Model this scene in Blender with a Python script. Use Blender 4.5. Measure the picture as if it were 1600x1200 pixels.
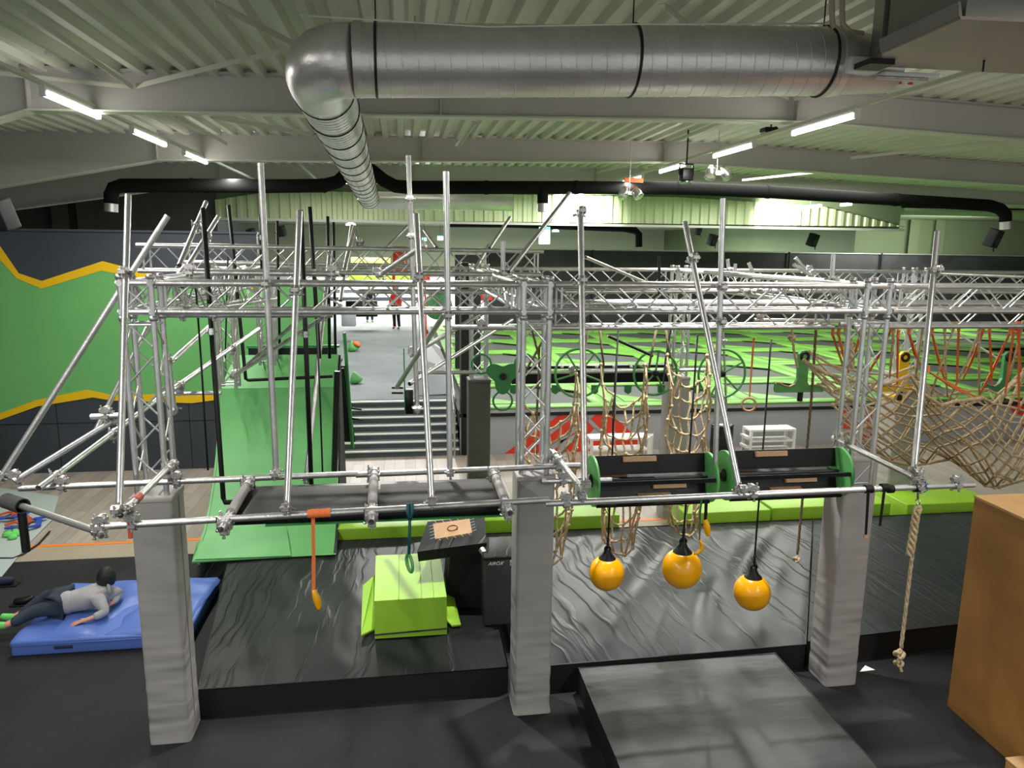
import bpy, bmesh, math, random
from mathutils import Vector as V, Matrix
random.seed(7)
S = bpy.context.scene
COL = S.collection
for o in list(bpy.data.objects): bpy.data.objects.remove(o)

# ------------------------------------------------------------------ camera
F, HC = 1150.0, 4.2
CX = V((0.98929808, -0.01529948, 0.14510424))   # world X in camera axes (right, down, forward)
CY = V((-0.1454544, -0.181818, 0.9725149))
CZ = V((0.01150359, -0.98321317, -0.18209758))
right = V((CX.x, CY.x, CZ.x)); down = V((CX.y, CY.y, CZ.y)); fwd = V((CX.z, CY.z, CZ.z))
cam = bpy.data.cameras.new('camera'); cam.sensor_width = 36; cam.lens = 36 * F / 1600; cam.clip_end = 300
camo = bpy.data.objects.new('camera', cam); COL.objects.link(camo)
M3 = Matrix((right, -down, -fwd)).transposed()
camo.matrix_world = Matrix.Translation((0, 0, HC)) @ M3.to_4x4()
S.camera = camo

def P(px, py, x=None, y=None, z=None):
    """the point of the place seen at a pixel, on a plane of constant x, y or z"""
    c = V((px - 800, py - 600, F))
    d = V((CX.dot(c), CY.dot(c), CZ.dot(c)))
    if x is not None: t = x / d.x
    elif y is not None: t = y / d.y
    else: t = (z - HC) / d.z
    return V((0, 0, HC)) + d * t

# ------------------------------------------------------------------ world + exposure
S.view_settings.view_transform = 'Standard'; S.view_settings.look = 'None'
S.view_settings.gamma = 1; S.view_settings.exposure = 0.55; S.view_settings.use_curve_mapping = False
w = bpy.data.worlds.new('world'); S.world = w; w.use_nodes = True
w.node_tree.nodes['Background'].inputs[0].default_value = (0.80, 0.84, 0.82, 1)
w.node_tree.nodes['Background'].inputs[1].default_value = 0.42

def area(name, loc, sx, sy, power, rot=(0, 0, 0), col=(1, .98, .93), spread=None):
    l = bpy.data.lights.new(name, 'AREA'); l.shape = 'RECTANGLE'; l.size = sx; l.size_y = sy; l.energy = power; l.color = col
    if spread: l.spread = spread
    o = bpy.data.objects.new(name, l); COL.objects.link(o); o.location = loc; o.rotation_euler = rot; return o
def spot(name, loc, target, power, size=.25, ang=70, col=(1, .98, .95)):
    l = bpy.data.lights.new(name, 'SPOT'); l.energy = power; l.shadow_soft_size = size; l.spot_size = math.radians(ang); l.spot_blend = .6; l.color = col
    o = bpy.data.objects.new(name, l); COL.objects.link(o); o.location = loc
    o.rotation_euler = (V(target) - V(loc)).to_track_quat('-Z', 'Y').to_euler(); return o
LROW, RROW, LZ = -3.66, 5.3, 5.80
# the two rows of LED battens (each lamp's light; the visible fittings are built further down)
for row, zz in ((LROW, 5.72), (RROW, 5.77)):
    for yy in (-3.5, -.6, 2.3, 5.2, 9.4, 12.0, 14.5, 17.2, 20.2):
        area('batten_light', (row, yy, zz - .03), .12, 1.45, 75)
spot('flood_light', (.6, 22.5, 5.35), (1.0, 4, 0), 800, .18, 80)
spot('flood_light', (-1.6, 23.0, 5.35), (-1.5, 4, 0), 600, .18, 80)
DOWN = [(2.75, 7.25, 5.80, 850), (.15, 7.3, 5.80, 600)]   # down spotlights hung behind the big duct (fittings built below)
for xx, yy, zz, pw in DOWN: spot('down_light', (xx, yy, zz - .1), (xx, yy - .9, 0), pw, .05, 56)
for xx in (-2, 5, 12):
    area('court_fill', (xx, 22.5, 5.9), 2.5, 2.5, 130 if xx < 0 else 330, col=(1, 1, .95))  # added fill above the trampolines, no fittings belong to it
area('court_fill', (9, 17.5, 6.1), 6, 2, 300, col=(1, 1, .95))  # one more added fill panel, wide and without a lamp
for xx, yy in ((-2, 34), (8, 38), (14, 44), (6, 46), (-3, 46)):
    area('hall_light', (xx, yy, 5.2), 5, 3, 900 if xx < 0 else 2200)
area('side_fill', (23, 28.5, 5.3), 4, 3, 500, rot=(math.radians(35), 0, 0), col=(1, 1, .92))  # fill added to brighten the right back wall, no lamp hangs here
spot('wall_washer', P(1215, 318, y=24.3), P(1235, 350, y=25.9), 900, .1, 95)
spot('wall_washer', P(985 - 70, 318, y=24.3), P(905, 338, y=25.9), 700, .1, 95)

# ------------------------------------------------------------------ materials
def mat(name, col, rough=.6, metal=0, bump=0, bscale=8, var=0, vscale=4, spec=.5, coat=0, emis=None, bstretch=(1, 1, 1), tex='NOISE', detail=4, trans=0):
    m = bpy.data.materials.new(name); m.use_nodes = True; nt = m.node_tree; b = nt.nodes['Principled BSDF']
    b.inputs['Base Color'].default_value = (*col, 1); b.inputs['Roughness'].default_value = rough; b.inputs['Metallic'].default_value = metal
    b.inputs['Specular IOR Level'].default_value = spec; b.inputs['Coat Weight'].default_value = coat
    if emis: b.inputs['Emission Color'].default_value = (*emis[:3], 1); b.inputs['Emission Strength'].default_value = emis[3]
    if trans: b.inputs['Alpha'].default_value = 1 - trans
    tc = nt.nodes.new('ShaderNodeTexCoord'); mp = nt.nodes.new('ShaderNodeMapping'); nt.links.new(tc.outputs['Object'], mp.inputs[0])
    mp.inputs['Scale'].default_value = bstretch
    if bump:
        if tex == 'WAVE':
            n = nt.nodes.new('ShaderNodeTexWave'); n.inputs['Scale'].default_value = bscale; n.inputs['Distortion'].default_value = 6; n.inputs['Detail'].default_value = detail; n.inputs['Detail Scale'].default_value = 1.2
        else:
            n = nt.nodes.new('ShaderNodeTexNoise'); n.inputs['Scale'].default_value = bscale; n.inputs['Detail'].default_value = detail
        nt.links.new(mp.outputs[0], n.inputs['Vector'])
        bp = nt.nodes.new('ShaderNodeBump'); bp.inputs['Strength'].default_value = bump; bp.inputs['Distance'].default_value = .02
        nt.links.new(n.outputs[0 if tex != 'WAVE' else 'Fac'], bp.inputs['Height']); nt.links.new(bp.outputs[0], b.inputs['Normal'])
    if var:
        n2 = nt.nodes.new('ShaderNodeTexNoise'); n2.inputs['Scale'].default_value = vscale; n2.inputs['Detail'].default_value = 6
        nt.links.new(mp.outputs[0], n2.inputs['Vector'])
        r = nt.nodes.new('ShaderNodeValToRGB'); r.color_ramp.elements[0].position = .3; r.color_ramp.elements[1].position = .7
        r.color_ramp.elements[0].color = (*[c * (1 - var) for c in col], 1); r.color_ramp.elements[1].color = (*[min(1, c * (1 + var)) for c in col], 1)
        nt.links.new(n2.outputs[0], r.inputs[0]); nt.links.new(r.outputs[0], b.inputs['Base Color'])
    return m
M = {}
M['alu'] = mat('aluminium', (.62, .61, .60), .36, .85, .15, 60, .12, 12)
M['alu_bright'] = mat('bright_aluminium', (.74, .74, .74), .3, .85, .1, 60, .08, 12)
M['steel'] = mat('clamp_steel', (.55, .53, .52), .38, .9, .2, 90, .2, 30)
M['blackmetal'] = mat('black_coated_steel', (.008, .008, .009), .45, .1, .1, 60)
M['rubber'] = mat('black_rubber_floor', (.016, .016, .018), .75, 0, .3, 60, .35, 1.3, .3)
M['vinyl_black'] = mat('black_vinyl', (.014, .016, .016), .33, 0, .35, 1.6, .2, 2, .5, bstretch=(3.0, .5, 1), detail=2)
M['vinyl_shiny'] = mat('shiny_black_vinyl', (.018, .019, .02), .26, 0, .5, 1.5, .2, 2, .6, bstretch=(2.4, 1.0, 1), detail=2)
M['vinyl_black2'] = mat('black_vinyl_smooth', (.05, .052, .053), .42, 0, .4, 3.0, .15, 2, .55, bstretch=(.8, 2.5, 1), detail=3)
M['vinyl_black2'].node_tree.nodes['Principled BSDF'].inputs['Specular IOR Level'].default_value = .3
M['side_black'] = mat('black_mat_side', (.005, .005, .006), .7)
M['pad_grey'] = mat('grey_vinyl_pad', (.30, .28, .265), .5, 0, .7, 3.2, .06, 3, .4, bstretch=(1.2, 1.2, 5))
M['pad_dark'] = mat('dark_grey_vinyl_pad', (.115, .11, .10), .55, 0, .7, 3.2, .06, 3, .4, bstretch=(1.2, 1.2, 5))
M['beam'] = mat('painted_steel_beam', (.52, .50, .465), .55, 0, .05, 20, .05, .8)
M['deck'] = mat('corrugated_deck', (.60, .61, .51), .5, .0, .05, 20, .06, .7)
M['duct'] = mat('galvanised_duct', (.74, .71, .70), .34, .72, .12, 30, .14, 2.2)
M['duct_black'] = mat('black_duct', (.010, .010, .010), .9, 0, .2, 8, spec=.1)
M['greenramp'] = mat('green_ramp_paint', (.11, .40, .11), .5, 0, .1, 12, .12, 1.6)
M['greensteel'] = mat('green_steel', (.05, .27, .08), .4, 0, .05, 20)
M['greenwall'] = mat('green_wall_paint', (.15, .46, .14), .6, 0, .05, 30, .05, 1)
M['yellow'] = mat('yellow_paint', (.85, .52, .0), .55)
M['navy'] = mat('dark_slate_wall', (.040, .050, .062), .6, 0, .05, 20, .1, 1)
M['lime'] = mat('lime_vinyl', (.30, .56, .03), .45, 0, .25, 4, .08, 2)
M['lime_court'] = mat('court_lime_vinyl', (.15, .36, .055), .5, 0, .2, 4, .08, 1)
M['bed'] = mat('trampoline_bed', (.065, .075, .07), .7, 0, .1, 60)
M['greyboard'] = mat('grey_panel', (.40, .41, .45), .55, 0, .03, 20, .03, 1)
M['red'] = mat('red_vinyl_print', (.80, .045, .02), .5)
M['white'] = mat('white_paint', (.80, .79, .76), .45)
M['orange_line'] = mat('orange_tape', (.85, .22, .03), .5)
M['orange'] = mat('orange_webbing', (.85, .20, .05), .6, 0, .3, 60)
M['yellowbuoy'] = mat('yellow_buoy_plastic', (.95, .42, .0), .26, 0, .03, 20, .06, 3, .5, .3)
M['blackplastic'] = mat('black_plastic', (.006, .006, .007), .4, spec=.3)
M['rope'] = mat('manila_rope', (.56, .43, .25), .8, 0, .6, 120, .35, 40)
M['rope_dark'] = mat('dark_rope', (.16, .11, .06), .85, 0, .6, 120, .3, 40)
M['rope_black'] = mat('black_rope', (.01, .01, .01), .7, 0, .5, 150)
M['teal'] = mat('teal_rope', (.01, .10, .12), .6)
M['plywood'] = mat('orange_plywood', (.40, .19, .05), .55, 0, .05, 30, .12, 2.5)
M['plywood_edge'] = mat('light_plywood', (.62, .36, .15), .55, 0, .05, 30, .08, 3)
M['woodlight'] = mat('light_wood', (.50, .30, .16), .5, 0, .05, 40, .1, 10)
M['bluemat'] = mat('blue_vinyl', (.085, .16, .50), .45, 0, .4, 3, .06, 2, .5)
M['greysheet'] = mat('grey_sheet', (.42, .48, .46), .6, 0, .3, 2.5)
M['carpet'] = mat('grey_carpet', (.20, .22, .23), .9, 0, .2, 120, .12, 1.4, .2)
M['stairdark'] = mat('stair_riser', (.10, .115, .14), .7)
M['nosing'] = mat('stair_nosing', (.85, .85, .82), .5)
M['tan'] = mat('tan_edging', (.36, .30, .22), .6, 0, .05, 20, .08, 3)
M['darkwall'] = mat('dark_upper_wall', (.075, .07, .062), .7, 0, .05, 10, .1, .5)
M['palewall'] = mat('pale_green_wall', (.38, .44, .30), .65, 0, .03, 10, .05, .5)
M['greenback'] = mat('muted_green_wall', (.165, .22, .115), .65, 0, .03, 10, .08, .4)
M['fascia'] = mat('ribbed_cladding', (.50, .58, .34), .5, .1, .03, 10, .05, .5)
M['mesh'] = mat('black_mesh_screen', (.018, .02, .022), .45, 0, .4, 3, .5, 1.2, .5)
M['lamp'] = mat('lit_lamp', (1, 1, 1), .5, emis=(1, .98, .93, 14))
M['lampfar'] = mat('lit_lamp_far', (1, 1, 1), .5, emis=(1, .98, .95, 9))
M['exit'] = mat('lit_exit_sign', (.3, .9, .8), .5, emis=(.15, .9, .75, 2.2))
M['exitw'] = mat('lit_exit_white', (.9, 1, 1), .5, emis=(.85, 1, .95, 2.5))
M['skin'] = mat('skin', (.60, .30, .21), .55)
M['hair'] = mat('dark_hair', (.008, .006, .006), .6, 0, .5, 60)
M['hoodie'] = mat('grey_hoodie', (.36, .36, .37), .85, 0, .5, 6, .1, 6)
M['jeans'] = mat('navy_jeans', (.025, .038, .06), .85, 0, .4, 8, .2, 6)
M['sock'] = mat('lime_sock', (.15, .62, .14), .8)
M['navycloth'] = mat('navy_cloth', (.015, .02, .05), .8)
M['foam'] = mat('grey_foam_grip', (.05, .05, .05), .8, 0, .3, 60)
M['board'] = mat('black_board_top', (.05, .047, .045), .75, 0, .05, 40, .1, 3)
M['ahu'] = mat('air_handler_steel', (.30, .28, .265), .4, .5, .05, 20, .08, 1.2)
M['pinkpanel'] = mat('warm_grey_panel', (.42, .35, .31), .5, .2, .05, 20, .08, 1.2)
M['beige'] = mat('beige_conduit', (.58, .47, .34), .5)
M['blueset'] = mat('blue_webbing', (.03, .07, .45), .6)
M['neon'] = mat('neon_yellow', (.62, .85, .08), .6)
M['chrome'] = mat('chrome', (.75, .75, .76), .15, 1)
M['woodtape'] = mat('red_tape', (.55, .09, .05), .5)

def wood_floor():
    m = bpy.data.materials.new('oak_laminate'); m.use_nodes = True; nt = m.node_tree; b = nt.nodes['Principled BSDF']
    tc = nt.nodes.new('ShaderNodeTexCoord'); mp = nt.nodes.new('ShaderNodeMapping'); mp.inputs['Rotation'].default_value = (0, 0, math.pi / 2)
    nt.links.new(tc.outputs['Object'], mp.inputs[0])
    br = nt.nodes.new('ShaderNodeTexBrick'); br.inputs['Scale'].default_value = 1; br.inputs['Brick Width'].default_value = 1.4; br.inputs['Row Height'].default_value = .2
    br.inputs['Mortar Size'].default_value = .003; br.inputs['Color1'].default_value = (.50, .43, .37, 1); br.inputs['Color2'].default_value = (.36, .31, .26, 1); br.inputs['Mortar'].default_value = (.16, .13, .1, 1)
    nt.links.new(mp.outputs[0], br.inputs['Vector'])
    n = nt.nodes.new('ShaderNodeTexNoise'); mp2 = nt.nodes.new('ShaderNodeMapping'); mp2.inputs['Scale'].default_value = (14, 1.2, 1); nt.links.new(tc.outputs['Object'], mp2.inputs[0]); nt.links.new(mp2.outputs[0], n.inputs['Vector']); n.inputs['Scale'].default_value = 1.5; n.inputs['Detail'].default_value = 5
    mx = nt.nodes.new('ShaderNodeMix'); mx.data_type = 'RGBA'; mx.blend_type = 'MULTIPLY'; mx.inputs['Factor'].default_value = .35
    nt.links.new(br.outputs['Color'], mx.inputs['A']); nt.links.new(n.outputs[0], mx.inputs['B']); nt.links.new(mx.outputs['Result'], b.inputs['Base Color'])
    b.inputs['Roughness'].default_value = .42
    return m
M['oak'] = wood_floor()
def vinyl(name, col, rough, ang, sx, sy, strength, spec=.35):
    m = bpy.data.materials.new(name); m.use_nodes = True; nt = m.node_tree; b = nt.nodes['Principled BSDF']; N = nt.nodes.new; Lk = nt.links.new
    b.inputs['Base Color'].default_value = (*col, 1); b.inputs['Roughness'].default_value = rough; b.inputs['Specular IOR Level'].default_value = spec
    tc = N('ShaderNodeTexCoord'); rot = N('ShaderNodeMapping'); rot.inputs['Rotation'].default_value = (0, 0, math.radians(ang)); mp = N('ShaderNodeMapping'); mp.inputs['Scale'].default_value = (sx, sy, 1)
    wn = N('ShaderNodeTexNoise'); wn.inputs['Scale'].default_value = 1.1; wn.inputs['Detail'].default_value = 2
    Lk(tc.outputs['Object'], rot.inputs[0]); Lk(rot.outputs[0], wn.inputs['Vector'])
    vm = N('ShaderNodeMixRGB'); vm.blend_type = 'ADD'; vm.inputs[0].default_value = .35; Lk(rot.outputs[0], vm.inputs[1]); Lk(wn.outputs['Color'], vm.inputs[2]); Lk(vm.outputs[0], mp.inputs[0])
    n = N('ShaderNodeTexNoise'); n.inputs['Scale'].default_value = 1; n.inputs['Detail'].default_value = 2.5; Lk(mp.outputs[0], n.inputs['Vector'])
    sub = N('ShaderNodeMath'); sub.operation = 'SUBTRACT'; sub.inputs[1].default_value = .5; Lk(n.outputs[0], sub.inputs[0])
    ab = N('ShaderNodeMath'); ab.operation = 'ABSOLUTE'; Lk(sub.outputs[0], ab.inputs[0])
    rp = N('ShaderNodeValToRGB'); rp.color_ramp.elements[0].color = (1, 1, 1, 1); rp.color_ramp.elements[1].color = (0, 0, 0, 1); rp.color_ramp.elements[1].position = .045; Lk(ab.outputs[0], rp.inputs[0])
    ad = N('ShaderNodeMath'); ad.operation = 'MULTIPLY_ADD'; ad.inputs[1].default_value = .45; Lk(rp.outputs[0], ad.inputs[0]); Lk(n.outputs[0], ad.inputs[2])
    bp = N('ShaderNodeBump'); bp.inputs['Strength'].default_value = strength; bp.inputs['Distance'].default_value = .03; Lk(ad.outputs[0], bp.inputs['Height']); Lk(bp.outputs[0], b.inputs['Normal'])
    return m
M['vinyl_black'] = vinyl('black_vinyl', (.018, .020, .0195), .42, 4, 4.5, .35, .40, .13)
M['vinyl_shiny'] = vinyl('shiny_black_vinyl', (.027, .029, .031), .34, -9, 3.6, .3, .34, .2)
M['vinyl_back'] = vinyl('dark_grey_vinyl', (.026, .030, .031), .45, -6, 4.5, .35, .3, .14)
M['pad_grey'] = vinyl('grey_vinyl_pad', (.33, .315, .30), .5, 0, 1.4, 1.4, .0, .3)

def padwrinkle(m, strength=1.0):
    nt = m.node_tree; b = nt.nodes['Principled BSDF']; N = nt.nodes.new; Lk = nt.links.new
    tc = N('ShaderNodeTexCoord'); mp = N('ShaderNodeMapping'); mp.inputs['Scale'].default_value = (1.6, 1.6, 7); mp.inputs['Rotation'].default_value = (0, .12, 0); Lk(tc.outputs['Object'], mp.inputs[0])
    n = N('ShaderNodeTexNoise'); n.inputs['Scale'].default_value = 1; n.inputs['Detail'].default_value = 1.2; Lk(mp.outputs[0], n.inputs['Vector'])
    sp = N('ShaderNodeSeparateXYZ'); Lk(tc.outputs['Object'], sp.inputs[0])
    mr = N('ShaderNodeMapRange'); mr.inputs['From Min'].default_value = .2; mr.inputs['From Max'].default_value = 1.9; mr.inputs['To Min'].default_value = strength; mr.inputs['To Max'].default_value = .06; Lk(sp.outputs['Z'], mr.inputs['Value'])
    bp = N('ShaderNodeBump'); bp.inputs['Distance'].default_value = .05; Lk(mr.outputs[0], bp.inputs['Strength']); Lk(n.outputs[0], bp.inputs['Height']); Lk(bp.outputs[0], b.inputs['Normal'])
padwrinkle(M['pad_grey'])
M['pad_dark'] = mat('dark_grey_vinyl_pad', (.10, .095, .085), .55, spec=.3); padwrinkle(M['pad_dark'])
def duct_mat():
    m = M['duct'].copy(); m.name = 'spiral_duct'; return m

# ------------------------------------------------------------------ mesh helpers
def basis(d):
    d = V(d).normalized(); a = V((0, 0, 1)) if abs(d.z) < .9 else V((1, 0, 0))
    u = d.cross(a).normalized(); return u, d.cross(u).normalized(), d
class MB:
    def __init__(s): s.v = []; s.f = []; s.sm = []
    def add(s, vs, fs, smooth=False):
        o = len(s.v); s.v += [V(p) for p in vs]; s.f += [[i + o for i in f] for f in fs]; s.sm += [smooth] * len(fs)
    def box(s, x0, x1, y0, y1, z0, z1):
        s.add([(x, y, z) for x in (x0, x1) for y in (y0, y1) for z in (z0, z1)],
              [(0, 1, 3, 2), (4, 6, 7, 5), (0, 4, 5, 1), (2, 3, 7, 6), (0, 2, 6, 4), (1, 5, 7, 3)]); return s
    def bbox(s, x0, x1, y0, y1, z0, z1, b=.02, seg=2):
        bm = bmesh.new(); bmesh.ops.create_cube(bm, size=1)
        for v in bm.verts: v.co = V(((x0 + x1) / 2 + v.co.x * (x1 - x0), (y0 + y1) / 2 + v.co.y * (y1 - y0), (z0 + z1) / 2 + v.co.z * (z1 - z0)))
        bmesh.ops.bevel(bm, geom=bm.edges[:], offset=b, segments=seg, affect='EDGES', profile=.6)
        bm.verts.index_update(); s.add([v.co.copy() for v in bm.verts], [[v.index for v in f.verts] for f in bm.faces], True); bm.free(); return s
    def obox(s, c, u, v, w):
        c, u, v, w = map(V, (c, u, v, w))
        s.add([c + a * u + b * v + d * w for a in (-.5, .5) for b in (-.5, .5) for d in (-.5, .5)],
              [(0, 1, 3, 2), (4, 6, 7, 5), (0, 4, 5, 1), (2, 3, 7, 6), (0, 2, 6, 4), (1, 5, 7, 3)]); return s
    def tube(s, p, q, r, n=10, hollow=False, r2=None):
        p, q = V(p), V(q); u, w, d = basis(q - p); r2 = r if r2 is None else r2
        ring = lambda c, rr: [c + (u * math.cos(2 * math.pi * i / n) + w * math.sin(2 * math.pi * i / n)) * rr for i in range(n)]
        a, b = ring(p, r), ring(q, r2)
        s.add(a + b, [(i, (i + 1) % n, n + (i + 1) % n, n + i) for i in range(n)], True)
        for c, ro, sg in ((p, r, 1), (q, r2, -1)):
            if hollow:
                k = min(.12, (q - p).length * .4)
                s.add(ring(c, ro) + ring(c, ro * .86) + ring(c + d * sg * k, ro * .86), [(i, (i + 1) % n, n + (i + 1) % n, n + i) for i in range(n)] + [(n + i, n + (i + 1) % n, 2 * n + (i + 1) % n, 2 * n + i) for i in range(n)] + [list(range(2 * n, 3 * n))])
            else: s.add(ring(c, ro), [list(range(n))])
        return s
    def path(s, pts, r, n=6, closed=False, radii=None):
        pts = [V(p) for p in pts]; m = len(pts); rings = []; pu = None
        for i, p in enumerate(pts):
            t = (pts[(i + 1) % m] - pts[i - 1]) if closed else (pts[min(i + 1, m - 1)] - pts[max(i - 1, 0)])
            if t.length < 1e-7: t = V((0, 0, 1))
            t.normalize()
            if pu is None: u = basis(t)[0]
            else:
                u = pu - t * pu.dot(t); u = u.normalized() if u.length > 1e-5 else basis(t)[0]
            pu = u; w = t.cross(u); rr = radii[i] if radii else r
            rings += [p + (u * math.cos(2 * math.pi * k / n) + w * math.sin(2 * math.pi * k / n)) * rr for k in range(n)]
        fs = []
        for i in range(m if closed else m - 1):
            j = (i + 1) % m
            fs += [(i * n + k, i * n + (k + 1) % n, j * n + (k + 1) % n, j * n + k) for k in range(n)]
        if not closed: fs += [list(range(n)), list(range((m - 1) * n, m * n))]
        s.add(rings, fs, True); return s
    def prism(s, pts, off):
        pts = [V(p) for p in pts]; off = V(off); n = len(pts)
        s.add(pts + [p + off for p in pts], [list(range(n)), list(range(2 * n - 1, n - 1, -1))] + [(i, n + i, n + (i + 1) % n, (i + 1) % n) for i in range(n)]); return s
    def lathe(s, c, axis, prof, n=24, smooth=True):
        u, w, d = basis(axis); c = V(c); vs = []
        for h, r in prof: vs += [c + d * h + (u * math.cos(2 * math.pi * k / n) + w * math.sin(2 * math.pi * k / n)) * r for k in range(n)]
        fs = [(i * n + k, i * n + (k + 1) % n, (i + 1) * n + (k + 1) % n, (i + 1) * n + k) for i in range(len(prof) - 1) for k in range(n)]
        fs += [list(range(n)), list(range((len(prof) - 1) * n, len(prof) * n))]
        s.add(vs, fs, smooth); return s
    def ring(s, c, axis, R, r, n=28, m=6, sx=1, sy=1):
        u, w, d = basis(axis); c = V(c)
        return s.path([c + u * math.cos(2 * math.pi * k / n) * R * sx + w * math.sin(2 * math.pi * k / n) * R * sy for k in range(n)], r, m, True)
    def grid(s, fn, nu, nv, smooth=True):
        s.add([fn(i / nu, j / nv) for j in range(nv + 1) for i in range(nu + 1)], [(j * (nu + 1) + i, j * (nu + 1) + i + 1, (j + 1) * (nu + 1) + i + 1, (j + 1) * (nu + 1) + i) for j in range(nv) for i in range(nu)], smooth); return s
    def obj(s, name, m, parent=None):
        mn = V([min(p[i] for p in s.v) for i in range(3)]); mx = V([max(p[i] for p in s.v) for i in range(3)])
        c = V(((mn.x + mx.x) / 2, (mn.y + mx.y) / 2, mn.z))
        me = bpy.data.meshes.new(name); me.from_pydata([p - c for p in s.v], [], s.f)
        bm = bmesh.new(); bm.from_mesh(me); bmesh.ops.recalc_face_normals(bm, faces=bm.faces); bm.to_mesh(me); bm.free()
        for p, k in zip(me.polygons, s.sm): p.use_smooth = k
        me.materials.append(M[m] if isinstance(m, str) else m)
        o = bpy.data.objects.new(name, me); COL.objects.link(o); o.location = c
        if parent is not None:
            o.parent = parent; o.matrix_parent_inverse = Matrix.Translation(-parent.location)
        return o
def thing(name, label, cat, loc, group=None):
    o = bpy.data.objects.new(name, None); COL.objects.link(o); o.location = loc; o.empty_display_size = .1
    o['label'] = label; o['category'] = cat
    if group: o['group'] = group
    return o
def tag(o, label, cat, group=None, kind=None):
    o['label'] = label; o['category'] = cat
    if group: o['group'] = group
    if kind: o['kind'] = kind
    return o
def struct(name, mb, m):
    o = mb.obj(name, m); o['kind'] = 'structure'; return o
def plabel(o, l): o['label'] = l; return o
def dup(root, loc, label=None, group=None):
    r = root.copy(); COL.objects.link(r); r.location = loc
    if label: r['label'] = label
    if group: r['group'] = group
    for ch in list(root.children):
        c = ch.copy(); COL.objects.link(c); c.parent = r; c.matrix_parent_inverse = ch.matrix_parent_inverse.copy()
        for g in list(ch.children):
            d = g.copy(); COL.objects.link(d); d.parent = c; d.matrix_parent_inverse = g.matrix_parent_inverse.copy()
    return r

# ================================================================== THE HALL
def zr(x): return 6.255 + .0165 * max(x, -9) if x < 6.3 else 6.255 + .0165 * 6.3 - .0325 * (min(x, 20) - 6.3)   # underside of the roof, ridge at the right
b = MB(); b.box(-14, 12, -2.5, 10.08, -.1, 0); o = struct('floor', b, 'rubber')
b = MB(); b.box(-14, 24, 10.64, 16.2, -.1, 0.0); struct('floor_wood', b, 'oak')
b = MB(); b.box(-14, 24, 10.08, 10.56, -.1, 0.002); struct('trim_1', b, 'tan')
b = MB(); b.box(-14, 24, 10.56, 10.64, -.1, 0.006); struct('trim_2', b, 'orange_line')
b = MB(); b.box(12, 24, -2.5, 10.08, -.1, 0); struct('floor_side', b, 'tan')
# seams of the rubber tiles
# raised walkway and stairs
b = MB(); b.box(-6.5, 1.12, 16.0, 46, -.1, .9); struct('floor_walkway', b, 'carpet')
st = thing('staircase', 'wide grey carpeted staircase with white nosings up to the walkway', 'stairs', (-.1, 14.6, 0)); st['kind'] = 'structure'
for k in range(7):
    b = MB(); y0 = 14.6 + k * .205; b.box(-1.28, 1.10, y0, 16.02, k * .128, (k + 1) * .128); sp_ = b.obj('step', 'stairdark', st)
    b = MB(); b.box(-1.28, 1.10, y0 - .02, y0 + .045, (k + 1) * .128 - .022, (k + 1) * .128 + .005); plabel(b.obj('nosing', 'nosing', sp_), 'white nosing strip')
    b = MB(); b.box(-1.28, 1.10, y0 + .045, y0 + .2, (k + 1) * .128, (k + 1) * .128 + .004); b.obj('tread', 'carpet', sp_)
st2 = thing('far_staircase', 'short white staircase with dark treads at the far end of the walkway', 'stairs', (-1, 46, .9)); st2['kind'] = 'structure'
for k in range(6):
    b = MB(); b.box(-6, 1.12, 46 + k * .5, 52, .9 + k * .2, 1.1 + k * .2); b.obj('step', 'white' if k % 2 else 'navy', st2)
b = MB(); b.box(-12, 30, 52, 60, -.1, 2.1); struct('floor_far', b, 'greyboard')
b = MB(); b.box(-20, 40, 16.0, 60, -.3, -.1); struct('floor_base', b, 'carpet')

# corrugated roof deck: real trapezoid ribs running away from the viewer
def deck_profile(x0, x1, z, pitch=.28, h=.085):
    pts = []; x = x0
    while x < x1:
        for dx, dz in ((0, 0), (.09, 0), (.13, h), (.24, h)): pts.append((x + dx, zr(x + dx) + dz))
        x += pitch
    return pts
b = MB(); pr = deck_profile(-16, 31, 6.30); n = len(pr)
b.add([(x, -2.5, z) for x, z in pr] + [(x, 26.2, z) for x, z in pr], [(i, i + 1, n + i + 1, n + i) for i in range(n - 1)]); struct('ceiling', b, 'deck')
b = MB(); b.box(-20, 40, 26.1, 60, 5.75, 5.85); struct('ceiling_far', b, 'palewall')
# walls
b = MB(); x0 = P(338, 320, y=26).x; x1 = P(1407, 350, y=26).x
b.box(-22, x0, 26.0, 26.2, 0, 7); struct('wall_back_left', b, 'darkwall')
b = MB(); b.box(x0, x1, 26.05, 26.2, 5.05, 7.2); struct('wall_back_upper', b, 'greenback')
b = MB(); b.box(x1 + 3, 31.2, 33.4, 33.6, 0, 7.5); struct('wall_back_right', b, 'greenback')
b = MB(); b.add([(x1, 26.0, zr(x1)), (31.2, 26.0, zr(20)), (31.2, 33.6, zr(20)), (x1, 33.6, zr(x1))], [(0, 1, 2, 3)]); struct('ceiling_side', b, 'deck')
b = MB(); b.box(x1 + 3, x1 + 3.2, 33.6, 60, 0, 7); struct('wall_partition', b, 'greenback')
b = MB(); b.box(-16.2, -16, -2.5, 26, 0, 7); struct('wall_left', b, 'darkwall')
b = MB(); b.box(31, 31.2, -2.5, 33.6, 0, 7.5); struct('wall_right', b, 'greenback')
b = MB(); b.box(-20, 40, 60, 60.2, 0, 6); struct('wall_far', b, 'palewall')
b = MB(); b.box(31, 31.2, 33.6, 60, 0, 6); struct('wall_far_right', b, 'palewall')
b = MB(); b.box(-12.2, -12, 26.2, 60, 0, 6); struct('wall_far_left', b, 'greyboard')

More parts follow.
